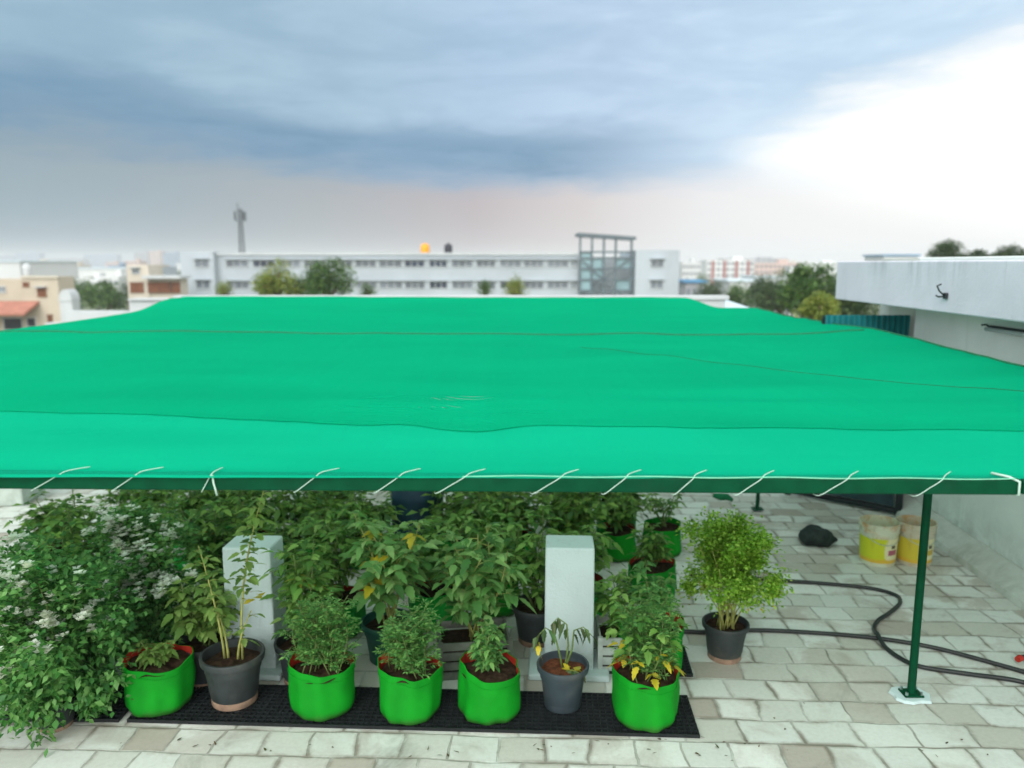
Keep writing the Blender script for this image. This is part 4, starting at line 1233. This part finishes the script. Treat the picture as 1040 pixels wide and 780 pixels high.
# black crumpled bundle on floor
q = G(830, 553)
t = MB(); rnd = random.Random(3)
nu, nv = 28, 14; vs = []; fs = []
sx, sy, sz = 17 * mpp(q), .12, .105
for j in range(nv + 1):
    th = PI * j / nv
    for i in range(nu):
        ph = 2 * PI * i / nu
        v = Vector((math.sin(th) * math.cos(ph), math.sin(th) * math.sin(ph), math.cos(th)))
        k = 1 + .28 * mnoise.noise(v * 1.6 + Vector((2, 0, 0))) + .10 * mnoise.noise(v * 5)
        zz = v.z * sz * k + sz * .75
        zz *= (1 - .28 * max(0, v.x))
        vs.append((v.x * sx * k, v.y * sy * k, max(.003, zz)))
for j in range(nv):
    for i in range(nu):
        fs.append((j * nu + i, (j + 1) * nu + i, (j + 1) * nu + (i + 1) % nu, j * nu + (i + 1) % nu))
t.add(vs, fs)
o = t.build('cloth_bundle', M['black_rag'], None, True)
o.location = q
tag(o, 'dark crumpled bundle lying on the tiles left of the paint buckets', 'bundle')

# rolled remainder of net lying on the floor near the back post
q = AT(737, 503, 7.2)
o = MB().tube([(-.12, .0, .0), (-.05, -.01, -.012), (.02, .01, -.02), (.07, 0, -.05)], [.02, .035, .032, .016], 10).build('net_end', M['net_seam'], ca, True)
o.location = (q.x, q.y, q.z)

# pale box at far left under the net
q = G(6, 517)
t = thing('storage_box', 'pale grey box standing on the bright floor at the far left', 'box', (q.x - .3, q.y + .3, 0), .1)
MB().box((0, 0, .3), (.8, .5, .6)).build('body', M['crate_white'], t, bevel=.02)
MB().box((0, 0, .625), (.84, .54, .05)).build('lid', M['crate_white'], t, bevel=.012)

# scattered dry leaves on the floor
mb = MB(); rnd = random.Random(77)
for i in range(70):
    px = rnd.choice((rnd.gauss(650, 80), rnd.uniform(120, 760), rnd.uniform(100, 1030))); py = rnd.choice((rnd.gauss(757, 7), rnd.uniform(560, 775)))
    p = G(px, py, .006)
    leaf(mb, p, Vector((rnd.uniform(-1, 1), rnd.uniform(-1, 1), .1)), rnd.uniform(.008, .035), rnd.uniform(.004, .014), .0, .3, rnd.uniform(-.3, .3))
o = mb.build('leaf_litter', leafmat('dry_leaf', [(70, 58, 36), (104, 84, 50), (60, 60, 40), (90, 90, 50)], .1))
tag(o, 'dry leaf bits scattered over the tiles', 'litter', kind='stuff')

# ------------------------------------------------------------------ buildings
def zpix(y, Y): return AT(520, y, Y).z
def xpix(x, Y): return AT(x, 268, Y).x
def block(parent, part, px0, px1, py0, Y, depth, mat, zb=GZ, py1=None):
    """wall block whose front face spans pixel columns at distance Y, rising to pixel row py0"""
    x0, x1 = xpix(px0, Y), xpix(px1, Y)
    zt = zpix(py0, Y)
    if py1 is not None: zb = zpix(py1, Y)
    loc = parent.location
    return MB().box(((x0 + x1) / 2 - loc.x, Y + depth / 2 - loc.y, (zt + zb) / 2 - loc.z), (x1 - x0, depth, zt - zb)).build(part, mat, parent)
def bld(name, label, px, Y, cat='building', group=None):
    return thing(name, label, cat, (xpix(px, Y), Y, GZ), 0, group)
def window(parent, px0, px1, py0, py1, Y, pane, frame='window_frame', mull=1, shade=True):
    x0, x1 = xpix(px0, Y), xpix(px1, Y); z0, z1 = zpix(py1, Y), zpix(py0, Y)
    loc = parent.location
    cx, cz = (x0 + x1) / 2 - loc.x, (z0 + z1) / 2 - loc.z
    w, h = x1 - x0, z1 - z0
    y = Y - loc.y
    f = MB()
    b = .10
    f.box((cx, y - .05, cz + h / 2), (w + .2, .1, b)); f.box((cx, y - .06, cz - h / 2), (w + .2, .12, b))
    for i in range(mull + 2):
        f.box((cx - w / 2 + w * i / (mull + 1), y - .045, cz), (b * .8, .09, h - .1))
    o = f.build('window', M[frame], parent)
    MB().box((cx, y - .015, cz), (w, .03, h)).build('pane', M[pane], o)
    if shade:
        MB().box((cx, y - .25, cz + h / 2 + .16), (w + .3, .5, .08)).build('sunshade', M['white_far'], o)
    return o
Y = 108
lb = bld('long_building', 'long white three storey block with rows of windows and a glass stair tower', 430, Y)
block(lb, 'wall', 183, 217, 255.5, Y - 1.2, 16, M['white_far'])
block(lb, 'wall', 217.1, 587.5, 258, Y, 14, M['white_far'])
block(lb, 'wall', 645.5, 690, 254, Y - 1.2, 16, M['white_far'])
block(lb, 'wall', 587.6, 645.4, 262, Y + 3, 11, M['white_far'])
block(lb, 'roof_parapet', 216.9, 587.6, 256.6, Y - .25, .4, M['white_near'], py1=259.2)
wr = random.Random(2)
xs = [(230, 252), (257, 279), (283, 305), (309, 331), (337, 358), (361, 382), (385, 408), (411, 431), (436, 454), (459, 480), (484, 503), (508, 529), (532, 552), (556, 577), (580, 586.5)]
for (a, b) in xs:
    for (c, d) in ((264.5, 271.2), (286, 293), (307, 314)):
        p_ = 'window_dark' if (a in (436,) or wr.random() < .2) else 'window_glass'
        window(lb, a, b, c, d, Y, p_, mull=2 if b - a > 10 else 1)
for (a, b) in ((198, 212), (661, 674)):
    for (c, d) in ((263.8, 271.5), (285, 293), (307, 314)):
        window(lb, a, b, c, d, Y - 1.2, 'window_glass')
# stair tower: steel frame with glazing and open pergola roof
loc = lb.location
def L(px, py, Yq): return Vector((xpix(px, Yq) - loc.x, Yq - loc.y, zpix(py, Yq) - loc.z))
st = MB()
for px in (589, 601, 613, 625, 641):
    st.span(L(px, 240, Y - .6), L(px, 335, Y - .6), .28, .28)
    st.span(L(px, 240, Y + 2.5), L(px, 262, Y + 2.5), .22, .22)
for py in (256, 262, 273, 284, 295, 306):
    st.span(L(588, py, Y - .6), L(644, py, Y - .6), .2, .25)
st.span(L(589, 262, Y - .7), L(613, 284, Y - .7), .12, .2); st.span(L(613, 284, Y - .7), L(640, 262, Y - .7), .12, .2)
st.span(L(589, 306, Y - .7), L(613, 284, Y - .7), .12, .2); st.span(L(613, 284, Y - .7), L(640, 306, Y - .7), .12, .2)
st.build('stair_frame', M['steel_grey'], lb)
rf = MB(); a = L(586.5, 238, Y - 1.0); b = L(645, 242, Y - 1.0)
rf.span(a, b, .2, .45); rf.span(a + Vector((0, 4, 0)), b + Vector((0, 4, 0)), .2, .45)
for i in range(9): rf.span(a.lerp(b, i / 8), a.lerp(b, i / 8) + Vector((0, 4, 0)), .15, .3)
rf.build('stair_roof', M['steel_grey'], lb)
for (x0, x1, y0, y1) in ((590, 600, 257, 295), (602, 612, 263, 283), (626, 640, 263, 272), (626, 640, 285, 294)):
    p0, p1 = L(x0, y1, Y - .45), L(x1, y0, Y - .45)
    MB().box(((p0.x + p1.x) / 2, p0.y, (p0.z + p1.z) / 2), (p1.x - p0.x, .06, p1.z - p0.z)).build('stair_glazing', M['stair_glass'], lb)
# rooftop water tanks
def tank(px, py_top, py_bot, w, Yq, mat, label):
    z0, z1 = zpix(py_bot, Yq), zpix(py_top, Yq); r = w / F * Yq / 2; h = z1 - z0
    t = thing('water_tank', label, 'water tank', (xpix(px, Yq), Yq, z0), 0, 'rooftop water tanks')
    MB().lathe([(r * .95, 0), (r, h * .03), (r, h * .25), (r * 1.04, h * .28), (r, h * .31), (r, h * .52), (r * 1.04, h * .55), (r, h * .58), (r * .98, h * .78), (r * .7, h * .9), (r * .3, h * .94)], 24, closed=True).build('body', mat, t, True, sharp=50)
    MB().lathe([(r * .3, h * .94), (r * .32, h), (.01, h * 1.0)], 16).build('lid', mat, t, True, sharp=40)
    return t
tank(432, 247, 258.4, 9, Y + 5, M['tank_orange'], 'orange plastic water tank on the roof of the long white building')
tank(455.5, 247, 258.4, 8, Y + 5, M['tank_black'], 'black plastic water tank on the roof of the long white building')

# cell tower
Yc = 330
ct = thing('cell_tower', 'tall slender grey antenna mast rising behind the long white building', 'tower', (xpix(246.5, Yc), Yc, GZ))
base = 0; top = zpix(206, Yc) - GZ
def TP(px, py): return Vector((xpix(px, Yc) - ct.location.x, 0, zpix(py, Yc) - GZ))
m_ = MB()
zz = [0, top * .35, top * .62, top * .8, top * .93]
wd_ = [2.6, 2.0, 1.5, 1.25, 1.1]
for sx, sy in ((-1, -1), (1, -1), (1, 1), (-1, 1)):
    m_.tube([(sx * w / 2, sy * w / 2, z) for w, z in zip(wd_, zz)], .16, 5)
NL = 26
for i in range(NL):
    z0 = top * .93 * i / NL; z1 = top * .93 * (i + 1) / NL
    w0 = interp(z0, list(zip(zz, wd_))) / 2; w1 = interp(z1, list(zip(zz, wd_))) / 2
    m_.span((-w0, -w0, z0), (w1, -w1, z1), .1, .1); m_.span((w0, -w0, z0), (-w1, -w1, z1), .1, .1)
    m_.span((-w0, w0, z0), (w1, w1, z1), .1, .1); m_.span((-w0, -w0, z0), (-w1, w1, z1), .1, .1); m_.span((w0, -w0, z0), (w1, w1, z1), .1, .1)
m_.build('mast', M['tower_steel'], ct)
m_ = MB(); m_.tube([(-1.0, 0, top * .9), (-1.0, 0, top * 1.0)], .18, 6); m_.tube([(0, 0, top * .9), (0, 0, top * .96)], .1, 6)
m_.build('spike', M['tower_steel'], ct)
for i, (ax, ay) in enumerate(((-2.0, -.6), (2.0, -.6), (1.5, -1.2), (-1.6, -1.1), (1.9, .9), (-1.2, 1.4))):
    MB().box((ax, ay, top * (.86 - .012 * (i % 2))), (.7, .3, 3.4), .4 * i).build('antenna_panel', M['tower_steel'], ct)
MB().box((0, 0, top * .80), (4.0, 3.2, .25)).build('platform', M['steel_grey'], ct)

# ---- left side houses
Y = 80
h1 = bld('cream_house', 'cream house with terracotta awning and small brown windows at the left edge', 20, Y)
block(h1, 'wall', -45, 20, 284, Y, 8, M['cream']); block(h1, 'wall', 20.05, 57, 281, Y - .4, 3, M['cream'])
block(h1, 'roof_parapet', 19.5, 57.5, 280.2, Y - .6, .5, M['ivory'], py1=282.5)
window(h1, 36, 44, 293, 301, Y - .4, 'brown_open', 'brown_open', 1, True)
window(h1, 22, 27, 287, 291, Y - .4, 'brown_open', 'brown_open', 0, False)
window(h1, -4, 3, 291, 297, Y, 'window_glass', 'window_frame', 1, False)
aw = MB(); p0 = Vector((xpix(-46, Y), Y - 2.6, zpix(318, Y - 2.6))) - h1.location; p1 = Vector((xpix(36, Y), Y - 2.6, zpix(318, Y - 2.6))) - h1.location
q0 = Vector((xpix(-46, Y), Y - .41, zpix(305.5, Y))) - h1.location; q1 = Vector((xpix(39, Y), Y - .41, zpix(305.5, Y))) - h1.location
q0.y = q1.y = -.41
aw.add([p0, p1, q1, q0, p0 - Vector((0, 0, .25)), p1 - Vector((0, 0, .25)), q1 - Vector((0, 0, .25)), q0 - Vector((0, 0, .25))], [(0, 1, 2, 3), (7, 6, 5, 4), (0, 4, 5, 1), (1, 5, 6, 2), (2, 6, 7, 3), (3, 7, 4, 0)])
aw.build('awning', M['terracotta'], h1)
window(h1, -2, 17, 323, 335, Y, 'dark_open', 'window_frame', 0, False); window(h1, 22, 31, 322.5, 332, Y - .4, 'dark_open', 'window_frame', 0, False)
window(h1, 44, 48, 320, 328, Y - .4, 'brown_open', 'brown_open', 0, False)
tank(27, 267, 281, 8, Y + 3, M['white_near'], 'white rooftop water tank on the cream house at the left')

Y = 60
t = bld('water_tank', 'white round shed roof bulging beside the cream house', 62, Y, 'shed')
x = xpix(63, Y) - t.location.x; w = 11 / F * Y
r_ = MB(); n_ = 14; vs = []
zb = zpix(306, Y) - GZ; zt_ = zpix(294, Y) - GZ
for yy in (0, 1.2):
    for i in range(n_ + 1):
        a = PI * i / n_
        vs.append((x - w * .6 * math.cos(a), yy, zb + (zt_ - zb) * math.sin(a)))
r_.add(vs, [(i, i + 1, n_ + 2 + i, n_ + 1 + i) for i in range(n_)] + [tuple(range(n_ + 1))[::-1], tuple(range(n_ + 1, 2 * n_ + 2))])
r_.build('roof', M['white_near'], t, False)
MB().box((x, .6, zb / 2), (w * 1.15, 1.1, zb)).build('wall', M['white_near'], t)
t.name = 'round_roof_shed'

Y = 18.5
nw = bld('boundary_wall', 'low white neighbouring roof wall stepping up behind the left net edge', 100, Y, 'wall')
block(nw, 'wall', 62, 128, 316, Y, .3, M['white_near'], zb=-1)
block(nw, 'wall', 128.05, 190, 305, Y - .05, .4, M['white_near'], zb=-1)
block(nw, 'coping', 127, 190.3, 303.4, Y - .12, .5, M['white_near'], py1=305.02)
block(nw, 'step', 40, 62, 328, Y, .3, M['white_near'], zb=-1)

Y = 95
h2_ = bld('canopy_house', 'ivory house with projecting white canopy and brown openings, left of the long building', 155, Y)
block(h2_, 'wall', 128, 150, 269, Y, 6, M['ivory']); block(h2_, 'wall', 150.05, 182, 283, Y + .2, 2.2, M['ivory'])
block(h2_, 'canopy_roof', 143, 182, 280, Y - 1.2, 3.2, M['white_near'], py1=283)
block(h2_, 'wall', 150.2, 166, 271, Y + 4, 4, M['white_far'])
for (a, b) in ((131, 144), (149, 171), (173, 181)):
    window(h2_, a, b, 287, 297, Y, 'brown_open', 'brown_open', 1, False)
window(h2_, 134, 141, 273, 278, Y, 'window_glass', 'window_frame', 1, True)

# mid and far background buildings, each a block with storey windows
def far_building(label, px0, px1, py0, Y, depth, mat, rows=3, cols=6, win='window_glass', name='city_building', roof=None, group='far city buildings', hb=None, red=False):
    t = bld(name, label, (px0 + px1) / 2, Y, 'building', group)
    w = block(t, 'wall', px0, px1, py0, Y, depth, M[mat])
    x0, x1 = xpix(px0, Y) - t.location.x, xpix(px1, Y) - t.location.x
    zt = zpix(py0, Y) - GZ
    if cols:
        st = min(3.3, (zt) / (rows + .3))
        cw = (x1 - x0) / cols
        first = None
        for r_ in range(rows):
            for c_ in range(cols):
                if first is None:
                    first = wo = MB().box((0, 0, 0), (cw * .55, .14, st * .42)).build('window', M[win], t)
                else:
                    wo = first.copy(); COL.objects.link(wo); wo.parent = t
                wo.location = (x0 + cw * (c_ + .5), -.05, zt - st * (r_ + .62))
    if roof:
        MB().box(((x0 + x1) / 2, depth / 2, zt + .25), (x1 - x0 + 1.2, depth + 1.2, .5)).build('roof', M[roof], t)
    else:
        mb = MB(); mb.box(((x0 + x1) / 2 + (x1 - x0) * .2, depth * .5, zt + 1.0), ((x1 - x0) * .22, depth * .3, 2.0)); mb.build('roof_room', M[mat], t)
    if red:
        for c_ in range(4):
            cw = (x1 - x0) / 4
            MB().box((x0 + cw * (c_ + .5), -.3, zt / 2 - .2), (cw * .22, .5, zt - .6)).build('stair_bay', M['far_red'], t)
    return t
far_building('wide white factory shed far off above the cream house', 32, 130, 273, 420, 40, 'far_white', 1, 0, roof='roof_sheet')
far_building('white flat roofed shed at the left edge beyond the cream house', -30, 20, 266, 300, 40, 'far_white', 1, 0, roof='roof_sheet')
far_building('small white block above the left trees', 72, 98, 284, 240, 12, 'far_white', 2, 5)
far_building('taller small white block beside the left trees', 98, 119, 280.5, 235, 12, 'far_white', 2, 4)
far_building('pale blue apartment tower in the haze, far left', 16, 40, 257, 2300, 30, 'far_blue', 12, 5)
far_building('low pale blue apartment slab at the left horizon', -10, 14, 260, 2400, 30, 'far_blue', 10, 5)
far_building('wide pale blue apartment slab on the left horizon', 86, 119, 258.5, 2400, 30, 'far_blue', 10, 9)
far_building('grey hazy tower block left of the long building', 137, 150, 256, 1700, 30, 'far_grey', 9, 4)
far_building('pinkish hazy tower block left of the long building', 152, 163, 255, 1600, 30, 'far_pink', 9, 3)
far_building('blue grey slab block touching the end of the long building', 166, 182, 256.5, 1500, 30, 'far_blue', 8, 4)
far_building('low grey horizon block between the two blue slabs', 44, 84, 263, 1900, 30, 'far_grey', 5, 8)
far_building('white apartment block with red stair bays on the right', 718, 766, 264, 420, 14, 'far_white', 4, 10, red=True)
far_building('low pinkish apartment row right of the red striped block', 767, 812, 267, 460, 14, 'far_pink', 3, 10)
far_building('white office block beside the end of the long building', 693, 712, 266.5, 380, 14, 'far_white', 3, 5)
far_building('grey horizon block behind the red striped block', 735, 800, 262.5, 900, 30, 'far_grey', 5, 12)
far_building('pale horizon row right of the apartments', 806, 862, 266.5, 700, 30, 'far_white', 4, 12)
far_building('white low shed roof below the red striped block', 742, 772, 286, 190, 14, 'far_white', 1, 0, roof='roof_sheet')
far_building('long white shed roof between right hand trees', 768, 826, 282, 240, 14, 'far_white', 1, 0, roof='roof_sheet')
far_building('small house with blue sheet roof beside the long building', 697, 716, 287, 170, 10, 'far_grey', 1, 3, roof='roof_blue')
far_building('small pale house among the right trees', 800, 815, 283, 130, 8, 'far_white', 2, 3)
far_building('pale blue white building seen over the overhanging roof', 897, 932, 260, 260, 14, 'far_white', 3, 6, roof='roof_blue')
rnd = random.Random(12)
names = ['cream', 'grey', 'white', 'pinkish', 'bluish']
mats_ = {'cream': 'ivory', 'grey': 'far_grey', 'white': 'far_white', 'pinkish': 'far_pink', 'bluish': 'far_blue'}
for i in range(26):
    px = rnd.uniform(-60, 182) if i % 2 else rnd.uniform(692, 900)
    Yq = rnd.uniform(500, 1500); w = rnd.uniform(10, 30)
    c = names[i % 5]
    far_building('distant small ' + c + ' city building on the hazy horizon', px, px + w, rnd.uniform(265, 270.5), Yq, 18, mats_[c], 3, max(3, int(w / 4)), group='distant small ' + c + ' city buildings')

# white sheet roof just behind the right rear corner of net
Y = 15
sr = bld('sheet_roof_shelter', 'pale corrugated sheet roof just behind the right rear corner of the net', 742, Y, 'shelter')
xa_, xb_ = xpix(704, Y) - sr.location.x, xpix(770, Y) - sr.location.x
za, zb_ = zpix(305, Y + 2) - GZ, zpix(314.5, Y) - GZ
mb = MB(); vs = []; nn = 60
for yy, z in ((0, zb_), (2.0, za)):
    for i in range(nn + 1): vs.append((xa_ + (xb_ - xa_) * i / nn, yy, z + .012 * math.sin(i * PI / 2)))
mb.add(vs, [(i, i + 1, nn + 2 + i, nn + 1 + i) for i in range(nn)])
o = mb.build('roof_sheet', M['roof_sheet'], sr); s_ = o.modifiers.new('s', 'SOLIDIFY'); s_.thickness = .012
for (x, y, z) in ((xa_ + .06, .08, zb_), (xb_ - .06, .08, zb_), (xa_ + .06, 1.9, za), (xb_ - .06, 1.9, za)):
    MB().box((x, y, (z - .03) / 2), (.07, .07, z - .03)).build('post', M['steel_grey'], sr)

# ------------------------------------------------------------------ trees
def tree(px, py_top, py_bot, w, Yq, label, seed, mat='tree_leaf', n=1500, leafL=None, palm=False, zg=GZ, group='trees in the neighbourhood', trunk_vis=.25):
    rnd = random.Random(seed)
    x = xpix(px, Yq)
    zt = zpix(py_top, Yq); zb = zpix(py_bot, Yq)
    t = thing('tree', label, 'tree', (x, Yq, zg), 0, group)
    W = w / F * Yq
    Hc = zt - zb; cz = (zt + zb) / 2 - zg; top = zt - zg
    sb, mb = MB(), MB()
    base_r = max(.08, .035 * (top))
    fork = Vector((0, 0, max(cz - Hc * .45, top * .25)))
    sb.tube([(0, 0, 0), (rnd.uniform(-.1, .1), 0, fork.z * .5), fork], [base_r, base_r * .8, base_r * .65], 8)
    lobes = []
    nl = 15
    for i in range(nl):
        q = rdir(rnd, -.6, 1.4) * rnd.uniform(.35, 1)
        c = Vector((q.x * W * .42, q.y * W * .42, cz + q.z * Hc * .42))
        lobes.append((c, rnd.uniform(.16, .28) * min(W, Hc * 1.4)))
        if i < 9:
            sb.tube([fork, fork.lerp(c, .5) + Vector((0, 0, .08 * Hc)), c], [base_r * .5, base_r * .3, base_r * .1], 5)
    L_ = leafL or max(.12, W * .062)
    for i in range(int(n * 1.7)):
        c, r_ = lobes[rnd.randrange(nl)]
        v = rdir(rnd, -1.4, 1.5) * r_ * rnd.uniform(.35, 1.15)
        leaf(mb, c + v, v.normalized() + rdir(rnd, -1, 1), L_ * rnd.uniform(.6, 1.4), L_ * .55, .3, .2, rnd.uniform(-1, 1), False)
    sb.build('trunk', M['bark'], t, True)
    mb.build('crown', M[mat], t)
    return t
tree(280, 270, 305, 52, 62, 'green tree with a pointed top before the left half of the long building', 101, 'tree_leaf_yellow', 1700)
tree(333, 265, 306, 52, 60, 'tallest green tree before the long building, right of the pointed one', 102, 'tree_leaf', 1800)
tree(306, 284, 306, 40, 64, 'low bushy crown between the two green trees before the long building', 113, 'tree_leaf', 900)
tree(226, 287, 306, 24, 66, 'small light green tree near the left end of the long building', 103, 'tree_leaf_yellow', 800)
tree(373, 288, 308, 22, 64, 'small dark tree right of the tallest one before the long building', 104, 'tree_leaf', 700)
tree(492, 286, 306, 20, 64, 'small green tree before the middle of the long building', 105, 'tree_leaf', 700)
tree(522, 283, 306, 30, 63, 'small yellow green tree before the middle of the long building', 106, 'tree_leaf_yellow', 900)
tree(105, 290, 316, 52, 118, 'dark round tree between white blocks on the left', 107, 'tree_leaf', 1500)
tree(75, 287, 308, 42, 150, 'hazy tree beside the cream house', 108, 'tree_leaf', 1000)
tree(128, 285, 305, 26, 140, 'small dark tree at the corner of the canopy house', 114, 'tree_leaf_dark', 700)
tree(725, 286, 312, 30, 95, 'dark tree beside the right end of the long building', 109, 'tree_leaf_dark', 1200)
tree(778, 286, 316, 44, 80, 'dark round tree right of the white sheet roof', 110, 'tree_leaf_dark', 1500)
tree(795, 287, 320, 54, 70, 'broad dark tree low behind the right rear net corner', 121, 'tree_leaf_dark', 1600)
tree(755, 291, 318, 40, 100, 'hazy green tree behind the pale corrugated sheet roof', 122, 'tree_leaf', 1300)
tree(820, 272, 318, 74, 48, 'large dark tree just left of the overhanging roof', 111, 'tree_leaf', 2200)
tree(868, 290, 330, 70, 38, 'tree below and behind the overhanging roof', 115, 'tree_leaf_dark', 1800)
tree(838, 302, 330, 60, 30, 'yellow green low tree beside the teal fence', 112, 'tree_leaf_yellow', 1600)
tree(800, 272, 296, 26, 150, 'small hazy tree before the pinkish apartment row', 116, 'tree_leaf', 800)
tree(712, 278, 296, 18, 200, 'tiny hazy tree before the red striped block', 117, 'tree_leaf', 500)
tree(958, 249, 277, 44, 70, 'dark tree showing over the overhanging roof, larger of two', 118, 'tree_leaf_dark', 2200)
tree(1027, 252, 277, 40, 74, 'dark tree showing over the overhanging roof at the right edge', 119, 'tree_leaf_dark', 2200)
tree(995, 257, 278, 56, 78, 'low dark crown between the two trees over the roof', 120, 'tree_leaf_dark', 2000)
rnd = random.Random(31)
# far wooded ground cover that reads as one mass
mb = MB()
for i in range(9000):
    Yq = rnd.uniform(160, 900)
    side = rnd.random() < .5
    px = rnd.uniform(-80, 190) if side else rnd.uniform(685, 1080)
    x = xpix(px, Yq)
    z = GZ + rnd.uniform(0, 5.5) * (0.4 + .6 * (mnoise.noise(Vector((x * .02, Yq * .02, 0))) + .5))
    leaf(mb, Vector((x, Yq, z)), rdir(rnd, -.5, 1.2), rnd.uniform(1, 2.4), 1.4, .2, .2, rnd.uniform(-1, 1), False)
o = mb.build('distant_woods', M['tree_leaf_dark'])
tag(o, 'dark green tree cover between the far city buildings', 'woods', kind='stuff')

# ------------------------------------------------------------------ haze
def haze():
    m, k, out = newmat('haze_air')
    v = k.n('ShaderNodeVolumePrincipled')
    v.inputs['Color'].default_value = (.90, .93, .97, 1)
    v.inputs['Density'].default_value = .00036
    v.inputs['Anisotropy'].default_value = .1
    k.link(v.outputs[0], out.inputs['Volume'])
    o = MB().box((0, 1600, 16.5), (6990, 4190, 53)).build('haze', m)
    tag(o, kind='stuff')
    o['label'] = 'thin pale city haze'
    return o
haze()

# ------------------------------------------------------------------ render settings
scene.view_settings.view_transform = 'Standard'
scene.view_settings.look = 'None'
scene.view_settings.exposure = 0.0
scene.view_settings.gamma = 1
scene.render.engine = 'CYCLES'
c = scene.cycles
c.use_denoising = True
c.max_bounces = 8
c.diffuse_bounces = 4
c.transparent_max_bounces = 12
c.transmission_bounces = 6
c.volume_bounces = 1
c.sample_clamp_indirect = 8
